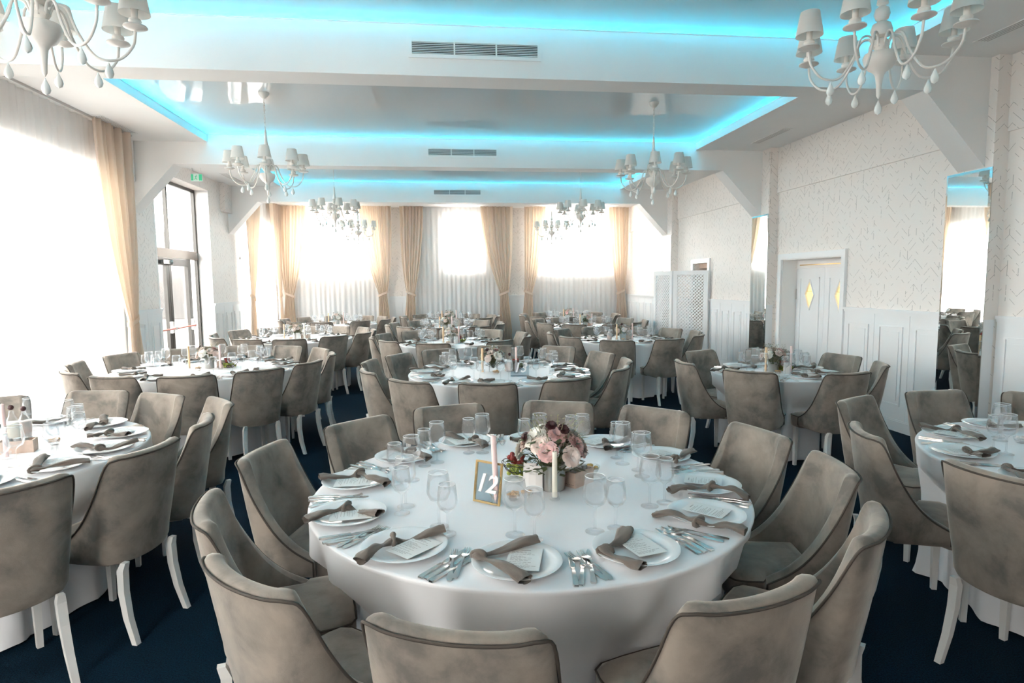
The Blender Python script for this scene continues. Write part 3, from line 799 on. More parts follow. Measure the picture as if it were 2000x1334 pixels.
# ---------------------------------------------------------------- chair
def chair_proto():
    t = empty('dining_chair')
    half = [(0, -.272), (.07, -.267), (.13, -.254), (.172, -.233), (.196, -.206), (.208, -.165), (.212, -.11), (.212, -.045), (.206, .035)]
    hh = [.872, .873, .875, .876, .852, .715, .592, .512, .457]
    ctrl = [(-x, y, h) for (x, y), h in zip(half[::-1], hh[::-1])] + [(x, y, h) for (x, y), h in zip(half[1:], hh[1:])]
    path = cr(ctrl, 4)
    n = len(path)
    def lean(z): return -.16 * max(0, z - .42)
    def flare(z): return 1 + .30 * max(0, z - .42)
    rows_out = [0, .12, .35, .6, .8, .95]
    nrm = []
    for i in range(n):
        a = path[min(i + 1, n - 1)] - path[max(i - 1, 0)]; v = Vector((-a.y, a.x, 0)).normalized(); nrm.append(v)   # points inward (+y at the rear)
    T = .052; cols = []
    for i, p in enumerate(path):
        H = p.z; z0 = .352 + .02 * (abs(p.x) / .23) ** 2
        inn = nrm[i]; col = []
        def P(off, z): 
            q = p + inn * off; return (q.x * flare(z), q.y + lean(z), z)
        col.append(P(.035, z0)); col.append(P(.012, z0 + .006)); col.append(P(.0, z0 + .03))
        for s in rows_out[1:]: col.append(P(-.004 * math.sin(PI * s), z0 + .03 + (H - .02 - z0 - .03) * s))
        col.append(P(0, H - .012)); col.append(P(.008, H - .002)); col.append(P(.02, H + .003)); col.append(P(T - .014, H + .002)); col.append(P(T - .003, H - .006)); col.append(P(T, H - .022))
        for s in (.85, .55, .25, 0):
            col.append(P(T + .004 * math.sin(PI * s), .43 + (H - .03 - .43) * s if H > .5 else .43 + (H - .025 - .43) * s))
        cols.append(col)
    m = len(cols[0]); vs_ = [v for c_ in cols for v in c_]
    fs = [(i * m + j, (i + 1) * m + j, (i + 1) * m + j + 1, i * m + j + 1) for i in range(n - 1) for j in range(m - 1)]
    fs.append(tuple(range(m))); fs.append(tuple(reversed(range((n - 1) * m, n * m))))
    MB().add(vs_, fs).obj('backrest', 'velvet', t, smooth='auto')
    # piping along the outer top edge
    pts = [Vector(((p.x - nrm[i].x * .002) * flare(p.z), p.y - nrm[i].y * .002 + lean(p.z), p.z - .010)) for i, p in enumerate(path)]
    bot = [Vector((pts[-1].x, pts[-1].y, .38))]
    MB().tube([Vector((pts[0].x, pts[0].y, .38))] + pts + bot, .0042, 6).obj('back_piping', 'pipe', t, smooth=True)
    # seat cushion
    outl = [(.166, -.20), (.166, .02), (.200, .04), (.200, .10), (.190, .145), (.16, .165), (.08, .172), (0, .174)]
    outl = outl + [(-x, y) for x, y in outl[::-1][1:]]
    lay = [(.352, .03), (.357, .008), (.375, 0), (.44, 0), (.456, .004), (.468, .02), (.476, .06), (.479, .12)]
    vs_ = []; k = len(outl)
    for z, ins in lay:
        for x, y in outl:
            cx, cy_ = 0, -.02
            sx = 1 - ins / .21; sy = 1 - ins / .19
            vs_.append((cx + (x - cx) * sx, cy_ + (y - cy_) * sy, z))
    fs = [(j * k + i, j * k + (i + 1) % k, (j + 1) * k + (i + 1) % k, (j + 1) * k + i) for j in range(len(lay) - 1) for i in range(k)]
    fs += [tuple(reversed(range(k))), tuple((len(lay) - 1) * k + i for i in range(k))]
    MB().add(vs_, fs).obj('seat', 'velvet', t, smooth='auto')
    MB().tube([(x * 1.004, y + .001, .452) for x, y in outl[1:-1]], .0036, 6).obj('seat_piping', 'pipe', t, smooth=True)
    # front legs straight and tapered, rear legs swept back
    for s in (-1, 1):
        mb = MB()
        def sq(x, y, z, h): return [(x - h, y - h, z), (x + h, y - h, z), (x + h, y + h, z), (x - h, y + h, z)]
        L = [sq(s * .158, .115, .352, .018), sq(s * .159, .117, .0, .012)]
        mb.add(L[0] + L[1], [(0, 1, 2, 3), (7, 6, 5, 4)] + [(i, (i + 1) % 4, 4 + (i + 1) % 4, 4 + i) for i in range(4)])
        mb.obj('leg', 'leg', t)
    for s in (-1, 1):
        mb = MB(); prof = [(.378, -.272, .013), (.34, -.258, .017), (.24, -.260, .0165), (.12, -.280, .015), (.0, -.318, .013)]
        vs_ = []
        for z, y, h in prof: vs_ += sq(s * (.148 + .015 * (1 - z / .38)), y, z, h)
        fs = [(j * 4 + i, j * 4 + (i + 1) % 4, (j + 1) * 4 + (i + 1) % 4, (j + 1) * 4 + i) for j in range(4) for i in range(4)] + [(0, 1, 2, 3), (19, 18, 17, 16)]
        mb.add(vs_, fs).obj('leg', 'leg', t)
    return t
chair0 = chair_proto()
chair_used = [False]
CLOCK = ['twelve', 'one', 'two', 'three', 'four', 'five', 'six', 'seven', 'eight', 'nine', 'ten', 'eleven']
def clocks(angs):
    """a distinct clock-face word for every angle (six o'clock is the camera's side)"""
    out = {}; used = set()
    for a in sorted(angs, key=lambda a: abs(((3 - a / 30) % 1) - round((3 - a / 30) % 1))):
        h = (3 - a / 30) % 12; best = min((k for k in range(12) if k not in used), key=lambda k: min((h - k) % 12, (k - h) % 12))
        used.add(best); out[a] = CLOCK[best]
    return out

# ---------------------------------------------------------------- tableware prototypes
def proto(o):
    """unlinked source: its mesh data is reused"""
    return o
def inst(me, name, loc, rz=0, parent=None, rot=None):
    o = bpy.data.objects.new(name, me); C.objects.link(o); o.location = loc
    o.rotation_euler = rot if rot else (0, 0, rz)
    if parent: o.parent = parent
    return o
plate_me = MB().lathe([(.001, .0), (.085, .0), (.09, .003), (.118, .013), (.139, .018), (.141, .0205), (.138, .0215), (.116, .0165), (.09, .0075), (.001, .006)], 44).mesh('plate', 'china', 'auto')
def glass_me(h, r):
    k = h / .2
    outp = [(.001, 0), (.034 * k, .0005), (.034 * k, .002), (.012, .006), (.0045, .014), (.0038, .05 * k), (.0042, .083 * k), (.012, .092 * k), (r * .75, .103 * k), (r * .97, .122 * k), (r, .134 * k), (r * .93, .165 * k), (r * .82, .2 * k)]
    inn = [(r * .80, .2 * k), (r * .91, .165 * k), (r * .975, .134 * k), (r * .94, .123 * k), (r * .7, .106 * k), (.001, .098 * k)]
    mb = MB().lathe(outp + inn, 22)
    me = mb.mesh('wine_glass', 'glass', True)
    return me
gl_big, gl_small = glass_me(.2, .043), glass_me(.178, .036)
def rim_highlight_me(h, r):  # white ring that paints a bright highlight along the glass edge
    k = h / .2
    return MB().tube([(r * .81 * math.cos(2 * PI * i / 22), r * .81 * math.sin(2 * PI * i / 22), .2 * k) for i in range(22)], .0012, 5, closed=True).mesh('rim_highlight', 'china', True)
rim_highlight_big, rim_highlight_small = rim_highlight_me(.2, .043), rim_highlight_me(.178, .036)
def fork():
    mb = MB()
    def strip(pts, th=.0022):   # pts: (y, halfwidth, z)
        vs_ = []; n = len(pts)
        for y, hw, z in pts: vs_ += [(-hw, y, z), (hw, y, z), (hw, y, z + th), (-hw, y, z + th)]
        fs = [(4 * i + j, 4 * i + (j + 1) % 4, 4 * i + 4 + (j + 1) % 4, 4 * i + 4 + j) for i in range(n - 1) for j in range(4)] + [(0, 1, 2, 3), (4 * n - 1, 4 * n - 2, 4 * n - 3, 4 * n - 4)]
        mb.add(vs_, fs)
    strip([(-.10, .006, 0), (-.085, .010, .001), (-.04, .0065, .003), (.0, .003, .006), (.03, .003, .008), (.045, .011, .006), (.062, .0125, .003)])
    for k in range(4):
        x = -.0105 + .007 * k; s0 = len(mb.v)
        strip([(.06, .0018, .003), (.085, .0016, .003), (.10, .0008, .007)])
        mb.v[s0:] = [(v[0] + x, v[1], v[2]) for v in mb.v[s0:]]
    return mb.mesh('fork', 'steel', 'auto')
def knife():
    mb = MB(); pts = [(-.11, .007, .0), (-.10, .010, .0), (-.05, .0075, .0), (-.005, .006, .0), (.0, .0045, .001), (.015, .009, .001), (.08, .010, .001), (.105, .006, .001), (.118, .001, .001)]
    vs_ = []
    for i, (y, hw, z) in enumerate(pts):
        th = .006 if i < 4 else .0018
        vs_ += [(-hw, y, z), (hw, y, z), (hw * .8, y, z + th), (-hw * .8, y, z + th)]
    n = len(pts)
    mb.add(vs_, [(4 * i + j, 4 * i + (j + 1) % 4, 4 * i + 4 + (j + 1) % 4, 4 * i + 4 + j) for i in range(n - 1) for j in range(4)] + [(0, 1, 2, 3), (4 * n - 1, 4 * n - 2, 4 * n - 3, 4 * n - 4)])
    return mb.mesh('knife', 'steel', 'auto')
fork_me, knife_me = fork(), knife()
menu_me = B(-.055, .055, -.08, .08, 0, .0012).mesh('menu_card', 'paper')
def menu_print():
    mb = MB(); rnd = random.Random(3)
    mb.box(-.016, .016, .060, .0635, .0013, .0016)
    y = .048
    while y > -.07:
        L = rnd.uniform(.018, .042); x0 = -.046
        while x0 < -.046 + 2 * L - .005:
            wl = rnd.uniform(.006, .014); mb.box(x0, min(x0 + wl, .046), y, y + .0016, .0013, .0016); x0 += wl + .003
        y -= rnd.choice((.0062, .0062, .0125))
    return mb.mesh('print', 'ink')
print_me = menu_print()

def napkin_me(p, seed, zs=0):
    """knotted napkin: path through three local points, knot in the middle, ends opened"""
    rnd = random.Random(seed)
    a, b, c = [Vector((q[0], q[1], 0)) for q in p]
    # extend ends a little
    pts = cr([a + (a - b) * .04, a * .55 + b * .45 + Vector((rnd.uniform(-.012, .012), rnd.uniform(-.012, .012), 0)), b, c * .55 + b * .45 + Vector((rnd.uniform(-.012, .012), rnd.uniform(-.012, .012), 0)), c + (c - b) * .04], 9)
    n = len(pts); S = 16; vs_ = []
    tw = rnd.uniform(1.5, 3); ph = rnd.uniform(0, 6)
    for i, q in enumerate(pts):
        s = i / (n - 1)
        e = abs(s - .5) * 2
        r = .011 + .016 * e ** 1.2 - .006 * math.exp(-((e - .25) / .12) ** 2) + .007 * math.exp(-(e / .13) ** 2)
        if e > .93: r *= .9
        t = (pts[min(i + 1, n - 1)] - pts[max(i - 1, 0)]).normalized(); sd = Vector((-t.y, t.x, 0))
        flat = .58 - .12 * e + .1 * math.exp(-(e / .16) ** 2)
        dist = math.hypot(q.x, q.y)
        zb = .0225 if dist > .09 else .012 + .0105 * (dist / .09) ** 2
        if dist > .145: zb = max(.004, .0225 - (dist - .145) * .35)
        for j in range(S):
            th = 2 * PI * j / S
            rr = r * (1 + .20 * math.cos(3 * th + tw * s * 6 + ph) + .10 * math.cos(5 * th - s * 9))
            vs_.append((q.x + sd.x * math.cos(th) * rr, q.y + sd.y * math.cos(th) * rr, zb + r * flat * 1.12 + math.sin(th) * rr * flat + .006 * math.sin(s * 9 + ph)))
    fs = [(i * S + j, i * S + (j + 1) % S, (i + 1) * S + (j + 1) % S, (i + 1) * S + j) for i in range(n - 1) for j in range(S)]
    mb = MB().add(vs_, fs)
    # knot loop wrapped over the middle
    m_ = pts[n // 2]; t = (pts[n // 2 + 2] - pts[n // 2 - 2]).normalized(); sd = Vector((-t.y, t.x, 0)); lp = []
    for k in range(12):
        q = 2 * PI * k / 12; v = m_ + sd * math.cos(q) * .022 + t * math.cos(q) * .010 + Vector((0, 0, .032 + math.sin(q) * .012)); lp.append(v)
    mb.tube(lp, [.008 + .003 * math.sin(k) for k in range(12)], 8, closed=True)
    lo = min(v[2] for v in mb.v)
    return mb.mesh('napkin', 'napkin', True)
# plate-frame shapes of the napkins (x to the diner's right, y to the table centre)
NAP = {229: [(-.03, -.16), (-.04, -.01), (.05, .13)], 259: [(.05, .11), (-.12, 0), (.03, -.14)], 290: [(.04, .10), (-.12, 0), (-.08, -.13)],
       324: [(-.09, .16), (-.13, 0), (-.12, -.15)], 351: [(-.10, .17), (-.07, 0), (-.15, -.12)], 25: [(-.01, .10), (-.12, .03), (-.05, -.16)],
       51: [(-.08, .14), (-.03, .05), (-.10, -.07)], 80: [(.11, .08), (.04, .02), (-.04, .13)], 108: [(.07, -.10), (-.04, .03), (-.05, .16)],
       138: [(-.03, -.14), (-.05, 0), (-.01, .15)], 169: [(.03, -.14), (-.06, 0), (.05, .15)], 199: [(.02, -.15), (-.03, 0), (.10, .09)]}
nap_me = {a: napkin_me(p, a) for a, p in NAP.items()}
nap_keys = list(NAP)

# ---------------------------------------------------------------- tablecloth
def cloth_mesh(Rt, chairs, seed, folds=20, zt=.76, amp=1.0):
    """chairs: list of (angle, radius of the seat front) that push the skirt in"""
    rnd = random.Random(seed); N = 192
    ph = [rnd.uniform(0, 2 * PI) for _ in range(6)]
    vs_ = [(0, 0, zt)]; rings = []
    for r in (.3, .6, .85, .95, .985):
        rings.append([(r * Rt * math.cos(2 * PI * i / N), r * Rt * math.sin(2 * PI * i / N), zt) for i in range(N)])
    zs = [zt - .0015, zt - .007, zt - .018, zt - .05, zt - .12, zt - .2, zt - .26, .47, .43, .36, .26, .15, .06, .012]
    for k, z in enumerate(zs):
        ring = []
        dz = zt - z
        for i in range(N):
            th = 2 * PI * i / N
            base = Rt * .9965 if k == 0 else Rt * (1.0 if k > 1 else .9995)
            g = min(1, max(0, dz - .012) / .3) ** .8
            f = math.sin(th * folds + ph[0] + 1.2 * math.sin(th * 3 + ph[1]))
            f2 = math.sin(th * (folds * .45) + ph[2] + .8 * math.sin(th * 2 + ph[3]))
            env = .6 + .4 * math.sin(th * 4 + ph[4])
            r = base + amp * g * (.055 * f * env + .045 * f2) - .06 * g
            if z < .1: r += .05 * (1 - z / .1) * (.6 + .6 * math.sin(th * folds * 1.3 + ph[5])) * amp
            lim = 9
            if z < .62:
                kz = min(1, (.62 - z) / .13)
                for ca, cr_ in chairs:
                    da = abs((math.degrees(th) - ca + 180) % 360 - 180)
                    hw = math.degrees(.225 / max(.3, cr_))
                    wgt = 1 if da < hw else max(0, 1 - (da - hw) / 3.5)
                    wgt = wgt * wgt * (3 - 2 * wgt) * kz
                    if wgt > 0:
                        tgt = (cr_ - .006) / max(.8, math.cos(R(da))) - .012 * (1 + f)
                        if r > tgt: r = r + (tgt - r) * wgt
            ring.append((r * math.cos(th), r * math.sin(th), z))
        rings.append(ring)
    for rg in rings: vs_ += rg
    fs = [(0, 1 + i, 1 + (i + 1) % N) for i in range(N)]
    for j in range(len(rings) - 1):
        for i in range(N): fs.append((1 + j * N + i, 1 + (j + 1) * N + i, 1 + (j + 1) * N + (i + 1) % N, 1 + j * N + (i + 1) % N))
    return MB().add(vs_, fs)

# ---------------------------------------------------------------- centrepieces
def petal_bloom(name, mat, r, layers, seed):
    rnd = random.Random(seed); mb = MB()
    for L in range(layers):
        f = (L + 1) / layers; k = 5 + L; tilt = 1.25 - 1.0 * f
        for i in range(k):
            q = 2 * PI * i / k + L * .6 + rnd.uniform(-.1, .1); wd = r * (.42 + .28 * f); ln = r * (.55 + .5 * f)
            vs_ = []
            for a in range(4):
                s = a / 3
                el = tilt + (.5 - s) * .5
                d = ln * s; z = math.sin(el) * d + r * .1; rad = math.cos(el) * d + r * .06
                w_ = wd * math.sin(PI * (.18 + .62 * s)) * .8
                for b in (-1, 0, 1):
                    x, y = rad, b * w_; zz = z + abs(b) * r * .12
                    vs_.append((x * math.cos(q) - y * math.sin(q), x * math.sin(q) + y * math.cos(q), zz + rnd.uniform(-.04, .04) * r))
            mb.add(vs_, [(a * 3 + b, a * 3 + b + 1, a * 3 + b + 4, a * 3 + b + 3) for a in range(3) for b in range(2)])
    return mb.mesh(name, mat, True, fix=False)
bloom = {'w': petal_bloom('bloom', 'w_bloom', .039, 5, 1), 'p': petal_bloom('bloom', 'p_bloom', .033, 3, 2), 'b': petal_bloom('bloom', 'b_bloom', .033, 4, 3), 'd': petal_bloom('bloom', 'd_bloom', .018, 3, 4)}
def leaves_me(seed, n, rad, h0, h1, mat, size=.03):
    rnd = random.Random(seed); mb = MB()
    for _ in range(n):
        q = rnd.uniform(0, 2 * PI); rr = rad * math.sqrt(rnd.random()); z = rnd.uniform(h0, h1)
        d = Vector((math.cos(q), math.sin(q), rnd.uniform(-.3, .9))).normalized(); L = size * rnd.uniform(.7, 1.4)
        p = Vector((rr * math.cos(q), rr * math.sin(q), z)); s = d.cross(Vector((0, 0, 1))).normalized() * L * .3
        mb.add([p, p + d * L * .5 + s, p + d * L, p + d * L * .5 - s], [(0, 1, 2, 3)])
        if rnd.random() < .35: mb.tube([(0, 0, h0 * .5), p], .0012, 4)
    return mb.mesh('foliage', mat, False, fix=False)
foliage = leaves_me(1, 170, .095, .07, .19, 'leaf')
sprigs = leaves_me(2, 150, .10, .13, .25, 'sage', .014)
pot_me = MB().lathe([(.001, 0), (.042, 0), (.044, .002), (.045, .085), (.047, .09), (.043, .09), (.042, .08), (.001, .078)], 24).mesh('pot', 'tin', 'auto')
jar_me = MB().lathe([(.001, 0), (.040, 0), (.042, .004), (.042, .09), (.040, .09), (.039, .006), (.001, .005)], 24).mesh('pot', 'glass', 'auto')
def bouquet(loc, rz, label, seed, mode='metal', scale=1.0, blooms=13, cols='wwwbbpbwpbwbd'):
    t = empty('flower_arrangement', loc, rz); t.scale = (scale,) * 3; rnd = random.Random(seed)
    inst(pot_me if mode == 'metal' else jar_me, 'pot', (0, 0, 0), 0, t)
    inst(foliage, 'foliage', (0, 0, 0), rnd.uniform(0, 6), t); inst(sprigs, 'sprig', (0, 0, 0), rnd.uniform(0, 6), t)
    for k in range(blooms):
        c = cols[k % len(cols)]
        q = k * 2.4 + rnd.uniform(-.3, .3); el = .25 + .95 * (k / blooms)
        rr = .105 * math.cos(el) ; z = .105 + .095 * math.sin(el)
        if c == 'd': z += .045
        d = Vector((math.cos(q) * math.cos(el), math.sin(q) * math.cos(el), math.sin(el) * .9))
        o = inst(bloom[c], 'bloom', (rr * math.cos(q), rr * math.sin(q), z), parent=t)
        o.rotation_mode = 'QUATERNION'; o.rotation_quaternion = Vector((0, 0, 1)).rotation_difference(d)
    tag(t, label, 'flower arrangement', 'table flower arrangements')
def candle(loc, mat, h, label, tilt=0, colour=''):
    t = empty('candle', loc)
    MB().lathe([(.001, 0), (.019, 0), (.021, .002), (.022, .038), (.0195, .038), (.017, .012), (.001, .010)], 16).obj('holder', 'glass', t, smooth='auto')
    c = MB().lathe([(.001, .012), (.0105, .012), (.0108, h), (.009, h + .002), (.001, h + .002)], 14).obj('taper', mat, t, smooth='auto')
    MB().tube([(0, 0, h), (.001, 0, h + .008)], .0008, 5).obj('wick', 'kraft', t)
    t.rotation_euler = (0, tilt, 0)
    tag(t, label, 'candle', 'taper candles on the tables')
def crate(loc, rz, label, L=.13, W=.075, H=.065):
    t = empty('wooden_crate', loc, rz); k = .006
    b = MB().box(-L / 2, L / 2, -W / 2, -W / 2 + k, 0, H).box(-L / 2, L / 2, W / 2 - k, W / 2, 0, H).box(-L / 2, -L / 2 + k, -W / 2 + k, W / 2 - k, 0, H).box(L / 2 - k, L / 2, -W / 2 + k, W / 2 - k, 0, H).box(-L / 2 + k, L / 2 - k, -W / 2 + k, W / 2 - k, 0, k)
    b.obj('box', 'wood', t)
    dots = MB()
    for i in range(6): dots.sphere((-L / 2 - .0006, -W / 2 + .012 + i * .009, .012), .0016, 6, 4)
    dots.obj('holes', 'black', t)
    for i in range(3):
        j = MB().lathe([(.001, k), (.016, k), (.016, .058), (.001, .058)], 12, (-.036 + i * .037, 0, 0)).obj('jar', 'glass', t, smooth='auto')
        MB().lathe([(.001, .058), (.017, .058), (.017, .072), (.015, .075), (.001, .075)], 12, (-.036 + i * .037, 0, 0)).obj('lid', 'wine_lid', j, smooth='auto')
    tag(t, label, 'crate', 'small crates on the tables')
def snack_bowl(loc, mat, r, label, seed=1, what='snack bowl'):
    t = empty('snack_bowl', loc); rnd = random.Random(seed)
    MB().lathe([(.001, 0), (r * .5, 0), (r * .85, r * .45), (r, r * .95), (r * .96, r * .95), (r * .8, r * .45), (.001, .004)], 20).obj('bowl', 'glass', t, smooth=True)
    mb = MB()
    for _ in range(46):
        q = rnd.uniform(0, 6.28); rr = r * .72 * math.sqrt(rnd.random())
        mb.sphere((rr * math.cos(q), rr * math.sin(q), r * (.55 + .45 * rnd.random())), rnd.uniform(.0055, .009), 6, 4, (1, .8, .7))
    mb.obj('snacks', mat, t, smooth=True, kind='stuff')
    tag(t, label, 'snack bowl', 'snack bowls on the tables')
def paper_bag(loc, rz, label):
    mb = MB(); W, D, H = .028, .014, .105
    vs_ = []; lay = [(0, 1, 1), (.03, 1, 1), (.07, .98, .8), (.09, 1, .45), (H, 1.03, .12)]
    for z, a, b in lay: vs_ += [(-W * a, -D * b, z), (0, -D * b * 1.3, z), (W * a, -D * b, z), (W * a * .93, 0, z), (W * a, D * b, z), (0, D * b * 1.2, z), (-W * a, D * b, z), (-W * a * .93, 0, z)]
    fs = [(j * 8 + i, j * 8 + (i + 1) % 8, (j + 1) * 8 + (i + 1) % 8, (j + 1) * 8 + i) for j in range(len(lay) - 1) for i in range(8)] + [tuple(reversed(range(8)))]
    mb.add(vs_, fs); o = mb.obj('paper_bag', 'kraft'); o.location = loc; o.rotation_euler = (0, 0, rz)
    tag(o, label, 'paper bag', 'small paper bags on the tables')
def fruit_bowl(loc, label, seed, r=.085):
    t = empty('fruit_bowl', loc); rnd = random.Random(seed)
    wf = MB()
    for z, rr in ((.002, .35), (.03, .78), (.062, 1.0)):
        wf.tube([(r * rr * math.cos(2 * PI * i / 20), r * rr * math.sin(2 * PI * i / 20), z) for i in range(20)], .0016, 5, closed=True)
    for i in range(14):
        q = 2 * PI * i / 14
        for dq in (.22, -.22):
            wf.tube([(r * .35 * math.cos(q), r * .35 * math.sin(q), .002), (r * .78 * math.cos(q + dq), r * .78 * math.sin(q + dq), .03), (r * math.cos(q + dq * 2), r * math.sin(q + dq * 2), .062)], .0011, 4)
    wf.obj('wire_bowl', 'black', t)
    g = MB()
    for _ in range(34):
        q = rnd.uniform(0, 6.28); rr = r * .72 * math.sqrt(rnd.random()); g.sphere((rr * math.cos(q), rr * math.sin(q), .016 + .035 * rnd.random()), .012, 8, 5)
    g.obj('green_grapes', 'grape_green', t, smooth=True)
    g = MB()
    for _ in range(22):
        q = rnd.uniform(0, 6.28); rr = .032 * math.sqrt(rnd.random()); g.sphere((-.02 + rr * math.cos(q), .01 + rr * math.sin(q), .06 + .035 * rnd.random()), .0115, 8, 5)
    g.obj('red_grapes', 'grape_red', t, smooth=True)
    g = MB()
    for k in range(5):
        q = k * 1.2; g.add([Vector((.03 * math.cos(q), .03 * math.sin(q), .065)), Vector((.05 * math.cos(q - .3), .05 * math.sin(q - .3), .078)), Vector((.085 * math.cos(q), .085 * math.sin(q), .074)), Vector((.05 * math.cos(q + .3), .05 * math.sin(q + .3), .078))], [(0, 1, 2, 3)])
    g.obj('leaf', 'leaf', t, fix=False)
    tag(t, label, 'fruit bowl', 'wire fruit bowls on the tables')
def bottle(loc, label, tall=1.0):
    t = empty('glass_bottle', loc); k = tall
    MB().lathe([(.001, 0), (.032, 0), (.036, .01), (.038, .07 * k), (.034, .10 * k), (.014, .135 * k), (.012, .155 * k), (.010, .155 * k), (.011, .135 * k), (.03, .098 * k), (.034, .07 * k), (.032, .012), (.001, .006)], 20).obj('bottle_body', 'glass', t, smooth=True)
    MB().lathe([(.001, .008), (.031, .008), (.035, .06 * k), (.032, .095 * k), (.001, .096 * k)], 18).obj('liquid', 'b_bloom' if tall < 1.1 else 'wax', t, smooth=True)
    MB().sphere((0, 0, .17 * k), .015, 10, 7).obj('stopper', 'd_bloom', t, smooth=True)
    tag(t, label, 'bottle', 'small bottles on the tables')
def text_mesh(s, size, ext):
    cu = bpy.data.curves.new('digits', 'FONT'); cu.body = s; cu.size = size; cu.extrude = ext; cu.align_x = 'CENTER'; cu.offset = .002; cu.shear = .25
    o = bpy.data.objects.new('digits', cu); C.objects.link(o)
    dg = bpy.context.evaluated_depsgraph_get(); me = bpy.data.meshes.new_from_object(o.evaluated_get(dg))
    bpy.data.objects.remove(o); me.materials.clear(); me.materials.append(M['number']); return me
def number_sign(loc, rz, s, frame, label, W=.135, H=.175, lean=-.16):
    t = empty('table_number', loc, rz)
    Lx = Matrix.Rotation(lean, 4, 'X')
    if frame:
        k = .004
        mb = MB().box(-W / 2, W / 2, -k, k, 0, 2 * k).box(-W / 2, W / 2, -k, k, H - 2 * k, H).box(-W / 2, -W / 2 + 2 * k, -k, k, 2 * k, H - 2 * k).box(W / 2 - 2 * k, W / 2, -k, k, 2 * k, H - 2 * k)
        mb.xform(Lx); mb.tube([(0, .008, .05), (0, .055, .002)], .002, 5); mb.obj('frame', 'gold', t)
        MB().box(-W / 2 + .008, W / 2 - .008, -.001, .001, .008, H - .008).xform(Lx).obj('pane', 'acrylic', t)
    else:
        MB().box(-W / 2, W / 2, -.0015, .0015, 0, H).xform(Lx).box(-W / 2, W / 2, -.02, .04, 0, .003).obj('pane', 'acrylic', t)
    d = inst(text_mesh(s, .10 if frame else .125, .004), 'digits', (0, -.006, .045), parent=t)
    d.rotation_euler = (R(90) + lean * .999, 0, 0); d.location = (0, -.008 if not frame else -.006, .04 if not frame else .05)
    tag(t, label, 'table number', 'table number signs')

# ---------------------------------------------------------------- tables
# name, centre, radius, [(chair angle, back radius)], wording, level of detail
def ring(n, off, r, jit, seed):
    rnd = random.Random(seed); return [((off + 360 * k / n + rnd.uniform(-jit, jit)) % 360, r + rnd.uniform(-.06, .06)) for k in range(n)]
TABLES = [
 ('A', .36, 2.54, .90, [(74, 1.33), (105, 1.30), (133, 1.25), (47, 1.34), (17, 1.32), (350, 1.30), (226, 1.31), (199, 1.26), (163, 1.27), (255, 1.32), (289, 1.28), (321, 1.30)], 'the front table numbered 12', 3),
 ('B', .56, 5.92, .88, [(234, 1.42), (261, 1.38), (289, 1.34), (324, 1.27), (86, 1.42), (56, 1.46), (118, 1.30), (203, 1.34), (145, 1.28), (22, 1.28), (172, 1.32), (352, 1.27)], 'the table numbered 13', 2),
 ('C', -2.54, 3.44, .90, [(87, 1.30), (60, 1.25), (34, 1.36), (7, 1.24), (339, 1.27), (312, 1.34), (116, 1.24), (285, 1.3)], 'the near left table by the sheer', 2),
 ('D', -2.42, 6.72, .90, [(255, 1.34), (282, 1.38), (308, 1.36), (333, 1.31), (6, 1.27), (34, 1.27), (63, 1.25), (154, 1.28), (227, 1.28), (190, 1.24), (122, 1.24), (90, 1.26)], 'the left table before the exit door', 2),
 ('K', 3.14, 5.48, .58, [(177, .92), (228, .90), (281, .92), (331, .92), (16, .94), (64, 1.0), (113, .98)], 'the small table before the double doors', 2),
 ('L', 3.26, 2.46, .90, [(121, 1.34), (163, 1.24), (88, 1.32), (198, 1.20), (60, 1.3)], 'the near right table', 2),
 ('E', -2.3, 10.15, .87, [(226, 1.33), (253, 1.38), (279, 1.42), (308, 1.28), (337, 1.26), (7, 1.25), (36, 1.25), (65, 1.25), (94, 1.25), (123, 1.25), (152, 1.25), (189, 1.25)], 'the third left table', 1),
 ('G', .15, 8.95, .75, [(258, 1.24), (302, 1.2), (340, 1.16), (17, 1.16), (53, 1.16), (88, 1.16), (122, 1.16), (156, 1.16), (188, 1.16), (221, 1.16)], 'the centre table behind table 13', 1),
 ('I', 2.7, 8.9, .72, [(250, 1.32), (284, 1.24), (320, 1.16), (355, 1.14), (30, 1.14), (65, 1.14), (100, 1.15), (136, 1.14), (172, 1.13), (212, 1.16)], 'the right table beside the lattice screen', 1),
 ('H', .1, 11.6, .75, ring(10, 12, 1.15, 1.5, 4), 'the fourth centre table', 1),
 ('J', 2.8, 11.75, .78, ring(10, 30, 1.16, 2, 5), 'the fourth right table', 1),
 ('F', -2.24, 13.75, .85, ring(11, 5, 1.22, 4, 6), 'the last left table', 1),
 ('M', .2, 14.1, .80, ring(10, 22, 1.16, 2, 7), 'the last centre table', 1),
 ('N', 2.95, 14.1, .78, ring(10, 8, 1.16, 2, 8), 'the last right table', 1),
]
TZ = .76
LOOK = {'six': 'seen from straight behind', 'five': 'back to the camera', 'seven': 'back to the camera', 'twelve': 'facing the camera', 'one': 'facing the camera', 'eleven': 'facing the camera'}
